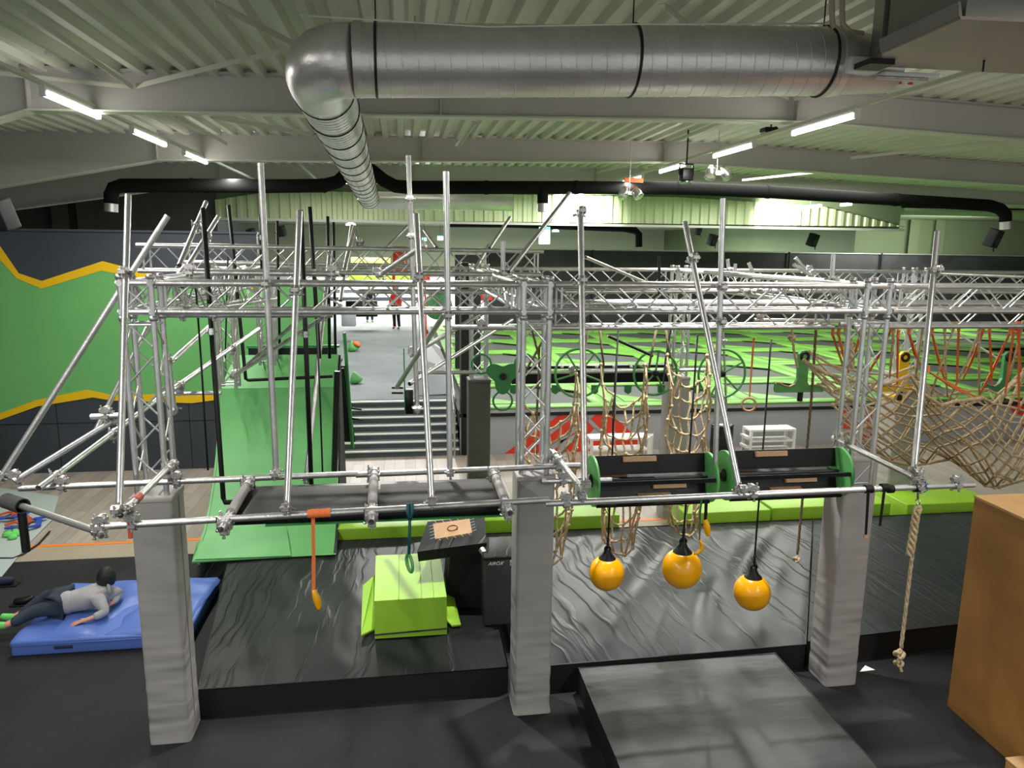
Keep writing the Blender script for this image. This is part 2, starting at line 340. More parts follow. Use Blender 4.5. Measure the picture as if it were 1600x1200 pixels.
# ribbed fascia over the opening to the next hall
top = [(338, 313), (430, 299), (1060, 309), (1283, 323), (1407, 354)]
def topz(x):
    q = [P(a, c, y=25.9) for a, c in top]
    for i in range(len(q) - 1):
        if q[i].x <= x <= q[i + 1].x: t = (x - q[i].x) / (q[i + 1].x - q[i].x); return q[i].z + t * (q[i + 1].z - q[i].z)
    return q[0].z if x < q[0].x else q[-1].z
botz = lambda x: 5.07 + .004 * (x)
b = MB(); x = x0; pts = []
while x < x1:
    for dx, dy in ((0, 0), (.12, 0), (.16, .07), (.3, .07)): pts.append((x + dx, 25.85 + dy))
    x += .34
n = len(pts)
b.add([(x, y, botz(x)) for x, y in pts] + [(x, y, topz(x) + .02) for x, y in pts], [(i, i + 1, n + i + 1, n + i) for i in range(n - 1)])
o = b.obj('ribbed_fascia', 'fascia'); tag(o, 'pale green ribbed metal fascia hanging over the opening to the far hall', 'cladding'); o['kind'] = 'structure'
b = MB(); b.box(x0, x1, 25.75, 25.98, 4.98, 5.06); struct('trim_3', b, 'beam')
# wall columns behind the dark left wall and the right wall
for i, (px, yy) in enumerate(((95, 25.8), (135, 25.8), (1430, 33.2), (1470, 33.2))):
    p = P(px, 330, y=yy); b = MB(); b.box(p.x - .06, p.x + .06, yy - .1, yy + .15, 0, 6.6); b.box(p.x - .25, p.x + .25, yy - .12, yy - .09, 0, 6.6)
    o = b.obj('wall_column', 'darkwall' if i < 2 else 'greenback'); tag(o, ['dark steel wall column at the far left, first from the left', 'dark steel wall column at the far left, second from the left', 'steel wall column just right of the ribbed fascia', 'steel wall column at the far right behind the speaker'][i], 'column'); o['kind'] = 'structure'

# roof beams: tapered portal frames (web, flanges, stiffeners)
def roof_beam(Y, lp, rp, lend, rend, label):
    L, R = P(*lp, y=Y), P(*rp, y=Y); LE, RE = P(*lend, y=Y), P(*rend, y=Y)
    def ext(a, c, X): t = (X - a.x) / (c.x - a.x); return V((X, Y, a.z + t * (c.z - a.z)))
    LE = ext(L, LE, -15.5); RE = ext(R, RE, 20)
    t = thing('roof_beam', label, 'beam', (0, Y, 5.8)); t['kind'] = 'structure'
    up = lambda p: V((p.x, Y, zr(p.x)))
    b = MB(); b.prism([LE, L, R, RE, up(RE), up(V((6.3, Y, 0))), up(LE)], (0, .014, 0)); b.obj('web', 'beam', t)
    b = MB()
    for a, c in ((LE, L), (L, R), (R, RE)): b.prism([a + V((0, -.11, 0)), c + V((0, -.11, 0)), c + V((0, -.11, -.022)), a + V((0, -.11, -.022))], (0, .22, 0))
    b.obj('bottom_flange', 'deck', t)
    b = MB(); rd = up(V((6.3, Y, 0)))
    for a, c in ((up(LE), rd), (rd, up(RE))): b.prism([a + V((0, -.11, 0)), c + V((0, -.11, 0)), c + V((0, -.11, -.022)), a + V((0, -.11, -.022))], (0, .22, 0))
    b.obj('top_flange', 'beam', t)
    for p in (L, R, (L + R) / 2):
        b = MB(); b.box(p.x - .008, p.x + .008, Y - .1, Y, p.z, up(p).z - .02); b.obj('stiffener', 'beam', t)
    return t
roof_beam(10, (50, 172), (1240, 190), (0, 187), (1600, 219), 'deep painted steel roof beam directly behind the big silver duct, nearest of the roof beams')
roof_beam(15, (248, 250), (1036, 253), (0, 292), (1600, 290), 'painted steel roof beam second from the front, crossing behind the descending duct')
roof_beam(20, (345, 284), (930, 288), (150, 310), (1420, 312), 'painted steel roof beam behind the black duct, third from the front')
roof_beam(5, (-300, 20), (1700, 20), (-900, 80), (2600, 80), 'painted steel roof beam overhead nearest the camera, mostly out of view') if False else None

# roof bracing angles
br = [((0, 106, 9.7), (205, 133, 9.8)), ((35, 15, 6.6), (203, 133, 9.8)), ((215, 132, 9.8), (440, 66, 8.3)), ((330, 0, 5.9), (470, 72, 7.7)),
      ((1035, 6, 6.3), (1110, 48, 7.5)), ((1235, 150, 9.8), (1200, 130, 9.3)), ((1240, 152, 9.8), (1300, 143, 9.6)), ((270, 178, 10.3), (352, 222, 12.8)), ((740, 190, 10.4), (713, 228, 12.9)),
      ((1040, 225, 13.0), (1215, 150, 10.2)), ((1330, 245, 13.8), (1600, 210, 11.8)), ((488, 208, 11.7), (330, 178, 10.2)), ((1160, 280, 18), (1270, 268, 17)), ((470, 258, 17), (500, 285, 19.5)), ((935, 268, 18), (985, 255, 17))]
wh = ['above the left lamp row, lowest of the three meeting at the beam', 'steep one above the left lamp row', 'between the left lamp row and the duct elbow', 'running up over the duct elbow', 'above the middle of the big silver duct', 'short one at the right end of the big duct', 'at the beam joint right of the big duct', 'between the first and second beam at left', 'hanging to the second beam at centre', 'between the beams near the right lamp row', 'long one between the beams at the far right', 'slanting left of the descending duct', 'between the second and third beam at right', 'small one left of centre behind the second beam', 'small one right of centre behind the second beam']
for (a, c), lb in zip(br, wh):
    p, q = P(a[0], a[1], y=a[2]), P(c[0], c[1], y=c[2])
    zc = lambda v: V((v.x, v.y, min(v.z, zr(v.x) - .06)))
    p, q = zc(p), zc(q); u, ww, d = basis(q - p)
    b = MB(); c0 = (p + q) / 2; L = (q - p).length; b.obox(c0, u * .055, ww * .008, d * L); b.obox(c0 + u * .0235 + ww * .0235, u * .008, ww * .055, d * L)
    o = b.obj('roof_brace', 'deck'); tag(o, 'painted steel roof brace ' + lb, 'brace'); o['kind'] = 'structure'

# left wall with the green and yellow mural
WY = 14.2
b = MB(); b.box(-16, -2.62, WY, WY + .15, 0, 4.39); struct('wall_mural', b, 'navy')
b = MB(); b.box(-2.62, -1.36, WY, WY + .15, 0, 3.55); struct('wall_mural_low', b, 'greenwall')
up_hi = [(-60, 310), (0, 385), (29, 427), (65, 439), (160, 408), (195, 417), (245, 430), (300, 436), (403, 440)]
up_lo = [(-60, 335), (0, 406), (26, 435), (65, 451), (158, 423), (190, 429), (245, 441), (300, 448), (403, 452)]
lo_hi = [(-60, 670), (0, 646), (57, 625), (136, 609), (172, 617), (270, 616), (345, 616), (403, 612)]
lo_lo = [(-60, 680), (0, 656), (59, 635), (145, 621), (175, 626), (300, 630), (345, 624), (403, 620)]
def inlay(pts, y, t, m, nm):
    b = MB(); b.prism([P(a, c, y=y) for a, c in pts], (0, t, 0)); return b.obj(nm, m)
o = inlay(up_lo + lo_hi[::-1], WY - .012, .011, 'greenwall', 'mural_panel'); tag(o, 'large bright green panel of the mural on the left wall', 'wall mural'); o['kind'] = 'structure'
for pts, lb in ((up_hi + up_lo[::-1], 'upper zigzag yellow stripe of the mural on the left wall'), (lo_hi + lo_lo[::-1], 'lower zigzag yellow stripe of the mural on the left wall')):
    o = inlay(pts, WY - .02, .008, 'yellow', 'mural_stripe'); tag(o, lb, 'wall mural'); o['kind'] = 'structure'
b = MB(); 
for xx in (-8.6, -6.3, -4.0): b.box(xx, xx + .012, WY - .006, WY, 0, 1.45)
b.box(-16, -2.62, WY - .006, WY, .93, .942); struct('trim_4', b, 'side_black')
b = MB(); b.box(-16, -2.6, WY - .03, WY + .18, 4.39, 4.43); struct('trim_5', b, 'navy')

# grey wall below the trampoline court, with the red prints
GY = 14.6
b = MB(); b.box(1.12, 24, GY, GY + .12, 0, .80); struct('wall_court_front', b, 'greyboard')
b = MB(); b.box(1.10, 24, GY - .05, GY + .3, .80, .875); struct('trim_6', b, 'side_black')
def prints(polys, y, name, label, m='red'):
    b = MB()
    for pl in polys: b.prism([P(a, c, y=y) for a, c in pl], (0, .008, 0))
    return tag(b.obj(name, m), label, 'wall print')
prints([[(788, 709), (880, 644), (955, 644), (998, 688), (1010, 698), (940, 698), (925, 700), (925, 706)]], GY - .01, 'triangle_print', 'red triangular print on the grey wall below the trampoline court')
bars = [[(812, 709), (822, 709), (905, 644), (896, 644)], [(846, 709), (858, 709), (935, 644), (924, 644)], [(872, 709), (872, 690), (905, 676), (905, 684), (882, 697), (882, 709)],
        [(905, 644), (912, 644), (948, 680), (940, 682)], [(918, 682), (930, 668), (946, 683), (936, 688)], [(928, 706), (958, 672), (966, 678), (940, 706)]]
prints(bars, GY - .016, 'stripe_print', 'grey slanting stripes over the red triangular print on the grey wall', 'greyboard')
let = [[(1318, 637), (1344, 637), (1344, 643), (1326, 643), (1326, 664), (1344, 664), (1344, 670), (1318, 670)],
       [(1354, 640), (1362, 640), (1362, 670), (1354, 670)], [(1374, 640), (1382, 640), (1382, 668), (1374, 668)],
       [(1390, 636), (1413, 636), (1410, 650), (1404, 655), (1412, 668), (1392, 668), (1392, 662), (1400, 662), (1394, 652), (1403, 642), (1390, 642)]]
let2 = [[(x, 677), (x + 12, 677), (x + 11, 689), (x, 689)] for x in (1342, 1360, 1378, 1396)]
prints(let, GY - .012, 'letter_print', 'large red lettering on the grey wall seen through the cargo net')
prints(let2, GY - .012, 'letter_print', 'small red second line of lettering under the large red letters')
prints([[(1577, 630), (1600, 630), (1640, 650), (1600, 668), (1592, 660), (1600, 650), (1582, 645)]], GY - .012, 'emblem_print', 'red round emblem printed at the far right of the grey wall')

# ------------------------------------------------------------------ trampolines
def trampoline(x0, y0, wx, wy, row):
    t = thing('trampoline', 'trampoline with dark bed, row %s, first from the left' % row, 'trampoline', (x0 + wx / 2, y0 + wy / 2, .8), 'trampolines of the court, row ' + row)
    m = .36; z = .9
    b = MB(); b.box(x0 + m, x0 + wx - m, y0 + m, y0 + wy - m, z - .06, z - .04); b.obj('jump_bed', 'bed', t)
    b = MB()
    for (a, c, d, e) in ((x0, x0 + wx, y0, y0 + m), (x0, x0 + wx, y0 + wy - m, y0 + wy), (x0, x0 + m, y0 + m, y0 + wy - m), (x0 + wx - m, x0 + wx, y0 + m, y0 + wy - m)): b.bbox(a, c, d, e, z - .05, z + .01, .015, 1)
    b.obj('edge_pad', 'lime_court', t)
    b = MB(); q = .02
    b.prism([(x0 + m, y0 + m, z), (x0 + m + .95, y0 + m, z), (x0 + m, y0 + m + .8, z)], (0, 0, .02)); b.obj('corner_pad', 'lime_court', t); b = MB(); b.prism([(x0 + wx - m, y0 + wy - m, z), (x0 + wx - m - .95, y0 + wy - m, z), (x0 + wx - m, y0 + wy - m - .8, z)], (0, 0, .02)); b.obj('corner_pad', 'lime_court', t)
    return t
NTH = ['first', 'second', 'third', 'fourth', 'fifth', 'sixth', 'seventh', 'eighth', 'ninth']
rows = ['nearest the grey wall', 'second from the grey wall', 'third from the grey wall', 'fourth from the grey wall', 'fifth from the grey wall', 'at the foot of the black screen']
y = 14.9
for r in range(6):
    wy = 2.75
    n = 6 if r < 3 else 8
    first = trampoline(1.3, y, 3.1, wy, rows[r])
    for k in range(1, n): dup(first, first.location + V((3.12 * k, 0, 0)), 'trampoline with dark bed, row %s, %s from the left' % (rows[r], NTH[k]))
    y += wy + .05
b = MB(); b.box(1.12, 30.9, 14.7, 32, .5, .8); struct('floor_court', b, 'side_black')
# leaning court wedge panels
for (a, lb) in (([(1150, 600), (1165, 570), (1205, 560), (1235, 596)], 'slanting lime wedge pad behind the wheel at right'), ([(1120, 560), (1150, 535), (1190, 548), (1160, 575)], 'slanting lime wedge pad left of the ring')):
    pass
# black screen behind the court
b = MB(); b.box(3.6, 30.5, 32, 32.08, .9, 4.12); o = b.obj('black_screen', 'mesh')
tag(o, 'long black mesh screen standing behind the trampoline court', 'screen')
t = thing('screen_rail', 'pale top rail and posts of the black screen behind the court', 'rail', (15, 31.9, .9))
b = MB(); b.tube((3.6, 31.95, 4.16), (30.5, 31.95, 4.09), .035); b.obj('top_rail', 'alu', t)
for k in range(5):
    b = MB(); b.tube((3.7 + k * 4.6, 31.9, .9), (3.7 + k * 4.6, 31.9, 4.15), .04); b.obj('post', 'blackmetal', t)
# black padded end of the court beside the stairs
b = MB(); b.bbox(1.14, 1.34, 14.55, 15.0, 0, 3.9, .03); tag(b.obj('padded_post', 'side_black'), 'tall black padded post at the top corner of the court beside the stairs', 'post')
b = MB(); b.box(1.40, 2.1, 20, 20.1, .9, 4.0); tag(b.obj('black_net_panel', 'mesh'), 'dark net panel behind the mid truss column beside the court', 'screen')
t = thing('net_balustrade', 'silver netted balustrade along the right edge of the stairs', 'balustrade', (1.02, 15.2, 0))
b = MB(); b.tube((1.0, 14.55, .95), (1.0, 16.3, 1.95), .03); b.obj('handrail', 'alu', t)
for k in range(4):
    b = MB(); yy = 14.55 + k * .58; b.tube((1.0, yy, max(0, (yy - 14.6) * .62)), (1.0, yy, .95 + (yy - 14.55) * .57), .022); b.obj('post', 'alu', t)
b = MB()
for k in range(14):
    yy = 14.55 + k * .125; zb = max(0, (yy - 14.6) * .62); b.tube((1.0, yy, zb), (1.0, yy, .95 + (yy - 14.55) * .57), .006, 4)
for k in range(8): b.tube((1.0, 14.55, .12 * k + .05), (1.0, 16.3, .12 * k + 1.05), .006, 4)
b.obj('netting', 'alu', t)

# ================================================================== DUCTS
t = thing('ventilation_duct', 'big galvanised spiral duct with an elbow, hung under the roof across the top', 'duct', (0, 5.8, 5.4))
A = P(505, 93, y=5.85); B = P(1312, 97, y=5.85); B.z = A.z + (B.z - A.z); R_ = .255
def spiral(mb, p, q, r, pitch):
    p, q = V(p), V(q); L = (q - p).length; u, w2, d = basis(q - p); n = int(L / pitch * 20)
    mb.path([p + d * (L * i / n) + (u * math.cos(i / 20 * 2 * math.pi) + w2 * math.sin(i / 20 * 2 * math.pi)) * (r + .001) for i in range(n + 1)], .0055, 4)
E1 = A + V((.22, 0, 0))
b = MB(); b.tube(E1, B, R_, 48); b.obj('pipe', 'duct', t)
b = MB(); spiral(b, E1, B, R_, .115); b.obj('spiral_seam', 'duct', t)
# elbow (4 mitred segments) then the run into the depth
corner = A + V((-.12, 0, 0)); C2 = P(512, 185, y=9.0); C2 = V((corner.x + .03, 6.75, A.z - .02)); END = P(577, 312, y=20.5)
dirx = V((-1, 0, 0)); diry = (END - C2).normalized()
pts = []
for k in range(9):
    a = k / 8; pts.append(E1 * (1 - a) ** 2 + corner * 2 * a * (1 - a) + (C2 + V((0, 0, 0))) * a ** 2)
b = MB(); b.path(pts, R_ + .004, 40); b.obj('elbow', 'duct', t)
b = MB(); b.tube(C2, END, R_, 40); b.obj('pipe', 'duct', t)
u, w2, d = basis(END - C2)
for k in range(15):
    c = C2 + (END - C2) * (k / 14.5); b = MB(); b.ring(c, d, R_ + .004, .009, 32, 5); b.obj('joint_band', 'blackmetal', t)
b = MB(); spiral(b, C2, END, R_, .14); b.obj('spiral_seam', 'duct', t)
b = MB(); b.tube(END, END + V((0, .3, 0)), R_, 32); EN2 = P(800, 316, y=20.9); b.tube(END + V((-.1, .25, 0)), EN2, R_ * .92, 32); b.obj('cross_pipe', 'duct', t)
for px in (588, 987, 1283):
    c = P(px, 94, y=5.85); c.z = A.z + (B.z - A.z) * (c.x - A.x) / (B.x - A.x)
    b = MB(); b.ring(c, (1, 0, 0), R_ + .006, .011, 40, 6); b.obj('hanger_band', 'blackmetal', t)
    b = MB(); b.tube(c + V((0, 0, R_)), V((c.x, c.y, 6.3)), .006, 6); b.obj('hanger_rod', 'blackmetal', t)
for px in (560, 1300):
    c = P(px, 94, y=5.85); c.z = A.z + (B.z - A.z) * (c.x - A.x) / (B.x - A.x); b = MB(); b.tube(c - V((.03, 0, 0)), c + V((.03, 0, 0)), R_ + .007, 40); b.obj('sleeve', 'duct', t)
b = MB(); p0 = P(468, 24, y=5.7); p1 = P(760, 42, y=5.6); p2 = P(985, 38, y=5.6); p3 = P(1290, 37, y=5.6)
b.path([p0, (p0 + p1) / 2, p1, p2, p3], .006, 5); tag(b.obj('tension_cable', 'white'), 'thin pale cable running along the top of the big silver duct', 'cable')
# reducer at the right end
b = MB(); b.tube(B - V((.02, 0, 0)), B + V((.45, 0, -.02)), .245, 32, r2=.2); b.obj('reducer', 'duct', t)

t = thing('black_duct', 'long matt black duct crossing the hall behind the beams with three drop outlets', 'duct', (0, 17.5, 5.5))
Yd = 17.5; r = .15
def arc(pts): return [P(a, c, y=yy) for a, c, yy in pts]
pts = arc([(174, 318, Yd), (174, 304, Yd), (178, 294, Yd), (190, 290, Yd), (300, 290, Yd), (420, 291, Yd), (505, 290, Yd), (528, 284, Yd), (545, 268, Yd), (562, 262, Yd), (580, 266, Yd), (600, 282, Yd), (618, 291, Yd), (640, 293, Yd), (760, 293, Yd), (900, 293, Yd), (1060, 294, Yd), (1200, 300, Yd), (1400, 312, Yd), (1545, 321, Yd), (1562, 326, Yd), (1571, 335, Yd), (1571, 346, Yd)])
b = MB(); b.path(pts, r, 20); b.obj('pipe', 'duct_black', t)
b = MB(); b.tube(P(848, 293, y=Yd), P(848, 320, y=Yd), r * .85, 20); b.obj('drop_pipe', 'duct_black', t)
for a, c, e in ((174, 315, 331), (848, 318, 331), (1571, 345, 358)):
    b = MB(); b.tube(P(a, c, y=Yd), P(a, e, y=Yd), r * .9, 20, True); plabel(b.obj('outlet', 'duct', t), 'silver outlet ring')
for i in (4, 6, 13, 14, 15, 16, 17, 18): u, w2, d = basis(pts[i + 1] - pts[i]); b = MB(); b.tube(pts[i] - d * .04, pts[i] + d * .04, r + .012, 20); b.obj('joint_collar', 'duct_black', t)
# second black duct, in the far hall
t = thing('far_black_duct', 'black duct curving down in the far hall beyond the fascia', 'duct', (9, 34, 5))
b = MB(); b.path(arc([(700, 349, 34), (800, 350, 34), (900, 354, 34), (975, 357, 34), (992, 360, 34), (998, 366, 34), (998, 386, 34)]), .17, 14); b.obj('pipe', 'duct_black', t)

# air handling unit at the top right
t = thing('air_handling_unit', 'grey sheet metal air handling box hanging at the upper right corner', 'ventilation unit', (4.6, 5.6, 5.5))
q = lambda a, c, yy: P(a, c, y=yy)
b = MB(); z0 = q(1378, 95, 5.3).z
xl = q(1345, 60, 6.1).x
foot = [(3.70, 5.53), (3.44, 5.2), (3.39, 4.37), (6.4, 4.2), (6.4, 5.53)]
b = MB(); b.prism([V((x, y, 5.60)) for x, y in foot], (0, 0, .02)); plabel(b.obj('bottom_panel', 'pinkpanel', t), 'warm grey underside panel')
b = MB(); b.prism([V((x + (.03 if x < 4 else 0), y, 5.62)) for x, y in foot], (0, 0, .62)); b.obj('housing', 'ahu', t)
b = MB(); b.prism([V((3.43, 5.205, 5.615)), V((3.38, 4.37, 5.615)), V((3.36, 4.37, 5.70)), V((3.41, 5.205, 5.70))], (.02, 0, 0)); b.obj('side_strip', 'ahu', t)
b = MB(); b.prism([V((3.62, 5.62, 5.66)), V((3.46, 5.25, 5.66)), V((3.46, 5.25, 6.3)), V((3.62, 5.62, 6.3))], (.2, .02, 0)); b.obj('side_panel', 'ahu', t)
b = MB(); b.box(3.42, 3.62, 5.3, 5.5, 5.56, 5.60); b.obj('bracket_foot', 'blackmetal', t)
b = MB(); b.bbox(3.42, 3.68, 5.55, 5.85, 5.56, 5.68, .03); b.obj('actuator', 'white', t)
b = MB(); b.lathe((3.42, 5.68, 5.64), (-1, 0, 0), [(0, .05), (.05, .06), (.09, .04)], 14); b.obj('knob', 'blackplastic', t)
b = MB(); b.bbox(3.72, 4.2, 5.56, 5.95, 5.545, 5.58, .01); b.obj('white_tray', 'white', t)
b = MB(); b.tube((3.64, 5.55, 5.53), (4.08, 5.55, 5.53), .012); b.obj('edge_rail', 'steel', t)
for xx in (3.98, 4.08): b = MB(); b.lathe((xx, 5.75, 5.545), (0, 0, -1), [(0, .02), (.012, .02)], 12); b.obj('red_button', 'red', t)
for a, bx in ((1300, 0), (1316, 1)):
    b = MB(); b.path([q(a - 1, -30, 5.7), q(a, 20, 5.7), q(a + 1, 38, 5.7), q(a + 8 + bx * 4, 50, 5.7), q(a + 24 + bx * 8, 53, 5.7)], .022, 10)
    tag(b.obj('conduit', 'beige'), ('left' if not bx else 'right') + ' one of the two bent beige conduits entering the air handling box', 'conduit')
b = MB(); p = q(1546, -10, 5.2); p2 = q(1535, 112, 5.2); b.prism([p, p + V((.03, 0, 0)), p2 + V((.012, 0, 0)), p2], (0, .005, 0)); tag(b.obj('black_strap', 'blackplastic'), 'black strap hanging in front of the air handling box', 'strap')

# ================================================================== LAMPS
def batten(row, y, label, seen=True, L=1.45):
    zz = 5.72 if row < 0 else 5.77
    t = thing('batten_lamp', label, 'ceiling lamp', (row, y, zz), 'LED batten lamps under the roof')
    b = MB(); b.bbox(row - .035, row + .035, y - L / 2, y + L / 2, zz + .03, zz + .085, .008, 1); hs = b.obj('housing', 'white', t)
    b = MB(); b.bbox(row - .04, row + .04, y - L / 2 + .02, y + L / 2 - .02, zz - .022, zz + .032, .02, 2); plabel(b.obj('diffuser', 'lamp', t), 'glowing white diffuser')
    for s in (-1, 1):
        b = MB(); b.box(row - .03, row + .03, y + s * L / 2 - .02, y + s * L / 2 + .02, zz - .03, zz + .09); b.obj('end_cap', 'white', hs)
for y, lb in ((9.4, 'nearest'), (12.0, 'second'), (14.5, 'third')): batten(LROW, y, 'lit LED batten lamp, %s one of the left row' % lb)
for y, lb in ((9.1, 'nearest'), (11.7, 'second'), (14.4, 'third'), (17.0, 'fourth'), (22.4, 'farthest')): batten(RROW, y, 'lit LED batten lamp, %s one of the right row' % lb)
for row, lb in ((LROW, 'left'), (RROW, 'right')):
    b = MB(); zz = 5.82 if row < 0 else 5.87; b.box(row - .025, row + .025, -2, 24, zz - .02, zz + .02)
    tag(b.obj('lamp_trunking', 'deck'), 'long pale trunking rail carrying the %s row of lamps' % lb, 'lamp rail')
for (a, c), (d, e), yy, lb in (((1500, 303), (1568, 297), 20.5, 'far right near the roof haunch'), ((1248, 325), (1283, 321), 24.5, 'left one above the glow on the ribbed fascia'), ((1314, 320), (1330, 319), 25.0, 'small one right of the glow on the ribbed fascia'), ((868, 305 + 3), (878, 306), 25.0, 'tiny one at the end of the right row')):
    p, q2 = P(a, c, y=yy), P(d, e, y=yy + .1); b = MB(); t = thing('strip_lamp', 'lit strip lamp, ' + lb, 'ceiling lamp', p); b.tube(p, q2, .05, 8); b.obj('tube', 'lampfar', t); b = MB(); b.tube((p + q2) / 2, V(((p.x + q2.x) / 2, p.y, zr(p.x) + .02)), .012, 6); b.obj('rod', 'steel', t)
# lamps in the far hall
for i, (a, c, yy, s) in enumerate(((548, 352, 40, .25), (710, 352, 40, .35), (985 - 20, 352, 44, .22), (945, 352, 44, .14), (868, 362, 44, .2), (882, 358, 46, .2), (895, 357, 46, .2))):
    p = P(a, c, y=yy); b = MB(); t = thing('high_bay_lamp', 'round lit lamp in the far hall, %s from the left' % NTH[(0, 1, 6, 5, 2, 3, 4)[i]], 'ceiling lamp', p, 'round lamps of the far hall'); b.lathe(p, (0, 0, 1), [(0, s), (.06, s), (.14, s * .4)], 16); b.obj('shade', 'lampfar', t); b = MB(); b.tube(p + V((0, 0, .1)), (p.x, p.y, 5.76), .02, 6); b.obj('rod', 'steel', t)
for a, c, wd, hg, yy, m, lb in ((851, 368, 17, 26, 30, 'exitw', 'lit white and teal exit sign above the black screen'), (663, 374, 7, 5, 40, 'exit', 'small teal lit exit sign far left of the screen'), (688, 372, 9, 6, 40, 'exitw', 'small white lit sign far left of the screen')):
    p = P(a, c, y=yy); k = yy / 1150; t = thing('exit_sign', lb, 'sign', p)
    b = MB(); b.bbox(p.x - wd * k / 2, p.x + wd * k / 2, yy, yy + .08, p.z - hg * k / 2, p.z + hg * k * .3, .01, 1); b.obj('panel', m, t)
    b = MB(); b.box(p.x - wd * k / 2, p.x + wd * k / 2, yy - .01, yy + .08, p.z + hg * k * .3, p.z + hg * k / 2); b.obj('top_strip', 'exit', t)
    b = MB(); b.tube((p.x, yy, p.z + hg * k / 2), (p.x, yy, 5.7), .012, 5); b.obj('suspension_wire', 'blackmetal', t)

def speaker(px, py, yy, h, label, flip=1, m=1):
    p = P(px, py, y=yy); t = thing('loudspeaker', label, 'loudspeaker', p)
    b = MB(); bm = MB().bbox(-h * .33, h * .33, -h * .3, h * .3, -h / 2, h / 2, h * .05)
    R = Matrix.Rotation(.18 * flip, 4, 'Y') @ Matrix.Rotation(.25, 4, 'X') @ Matrix.Rotation(.4 * flip, 4, 'Z')
    b.v = [p + (R @ v) for v in bm.v]; b.f = bm.f; b.sm = bm.sm; cab = b.obj('cabinet', 'side_black', t)
    b = MB(); b.lathe(p + R @ V((0, -h * .3, -h * .12)), R @ V((0, -1, 0)), [(0, h * .23), (h * .02, h * .23), (h * .005, h * .18)], 20); b.obj('grille', 'mesh', cab)
    b = MB(); b.path([p + R @ V((0, h * .3, 0)), p + V((h * .5 * flip, h * .5, -h * .3)), p + V((h * .75 * flip, h * .6, -h * .1))], h * .05, 8); b.path([p + V((h * .5 * flip, h * .5, -h * .3)), p + V((h * .55 * flip, h * .5, -h * .75))], h * .04, 6); b.obj('bracket', 'blackmetal', t)
speaker(1552, 372, 16, .42, 'large black loudspeaker on a bracket at the far right above the screen')
speaker(1270, 375, 28, .5, 'black loudspeaker under the right part of the ribbed fascia')
speaker(1113, 375, 32, .5, 'small black loudspeaker under the middle of the ribbed fascia')
speaker(1091, 361, 33, .35, 'tiny black loudspeaker high under the middle of the fascia')
speaker(2, 336, 11.5, .42, 'black loudspeaker cut off by the left edge of the picture', -1)
speaker(393, 366, 25, .35, 'small black loudspeaker beyond the left wall, left of the pair', -1)
speaker(440, 361, 26, .35, 'small black loudspeaker beyond the left wall, under the orange ceiling', -1)

def twin_spot(px, py, yy, ztop, s, label):
    p = P(px, py, y=yy); t = thing('twin_spotlight', label, 'spotlight', p); ztop = zr(p.x) + .02
    b = MB(); b.tube(p, (p.x, yy, ztop), .008, 6); b.obj('suspension_rod', 'steel', t)
    b = MB(); b.box(p.x - s, p.x + s, yy - .05, yy + .05, p.z - .02, p.z + .05); b.obj('crossbar', 'steel', t)
    for k in (-1, 1):
        b = MB(); b.lathe(p + V((k * s, -.05, .03)), (k * .3, -.5, -.7), [(-.1, .06), (0, .09), (.12, .1), (.13, .085)], 16); b.obj('lamp_head', 'chrome', t)
twin_spot(1120, 272, 12.5, 6.2, .13, 'twin chrome spotlight hanging near the right lamp row, nearest one')
twin_spot(983, 303, 14.5, 6.2, .13, 'twin chrome spotlight hanging left of the nearest one, under an orange bracket')
for (xx, yy, zz, pw), lb in zip(DOWN, ('right', 'left')):
    t = thing('down_spotlight', 'round down spotlight hidden behind the big silver duct, %s one of two' % lb, 'spotlight', (xx, yy, zz))
    b = MB(); b.lathe((xx, yy, zz), (0, 0, 1), [(-.04, .085), (.02, .09), (.1, .07), (.13, .02)], 20); b.obj('shade', 'blackmetal', t)
    b = MB(); b.tube((xx, yy, zz + .1), (xx, yy, zr(xx) + .02), .01, 6); b.obj('rod', 'steel', t)
p = P(990, 281, y=14.6); b = MB(); b.box(p.x - .18, p.x + .2, 14.6, 14.65, p.z - .05, p.z + .04); tag(b.obj('orange_bracket', 'orange'), 'orange bracket plate above the farther twin spotlight', 'bracket')
p = P(1072, 272, y=13.5); t = thing('moving_head_light', 'black moving head stage light left of the nearest twin spotlight', 'stage light', p)
b = MB(); b.bbox(p.x - .11, p.x + .11, 13.4, 13.6, p.z - .12, p.z + .1, .02); b.obj('body', 'blackplastic', t)
b = MB(); b.path([p + V((-.13, 0, -.02)), p + V((-.13, 0, .18)), p + V((.13, 0, .18)), p + V((.13, 0, -.02))], .02, 6); b.path([p + V((0, 0, .18)), V((p.x, 13.5, zr(p.x) + .02))], .015, 6); b.obj('yoke', 'blackmetal', t)
b = MB(); b.lathe(p + V((0, 0, -.12)), (0, -.1, -1), [(0, .09), (.05, .1), (.05, .08)], 18); b.obj('lens', 'chrome', t)
p = P(1202, 203, y=11.0); t = thing('small_projector', 'small black device hanging under the roof left of the nearest right lamp', 'projector', p)
b = MB(); b.bbox(p.x - .11, p.x + .05, 10.9, 11.1, p.z - .05, p.z + .03, .015); b.obj('body', 'blackplastic', t)
b = MB(); b.tube(p + V((.02, 0, 0)), V((p.x + .06, 11, zr(p.x) + .02)), .012, 6); b.tube(p + V((.06, 0, -.02)), p + V((.12, 0, .03)), .035, 10); b.obj('bracket', 'blackmetal', t)
b = MB(); p = P(255, 92, y=8.8); p.z = zr(p.x); p2 = P(78, 92, y=9); b.lathe((p2.x, 9, zr(p2.x)), (0, 0, -1), [(0, .05), (.03, .045)], 14); tag(b.obj('smoke_detector', 'white'), 'small round smoke detector on the corrugated roof at upper left', 'smoke detector')

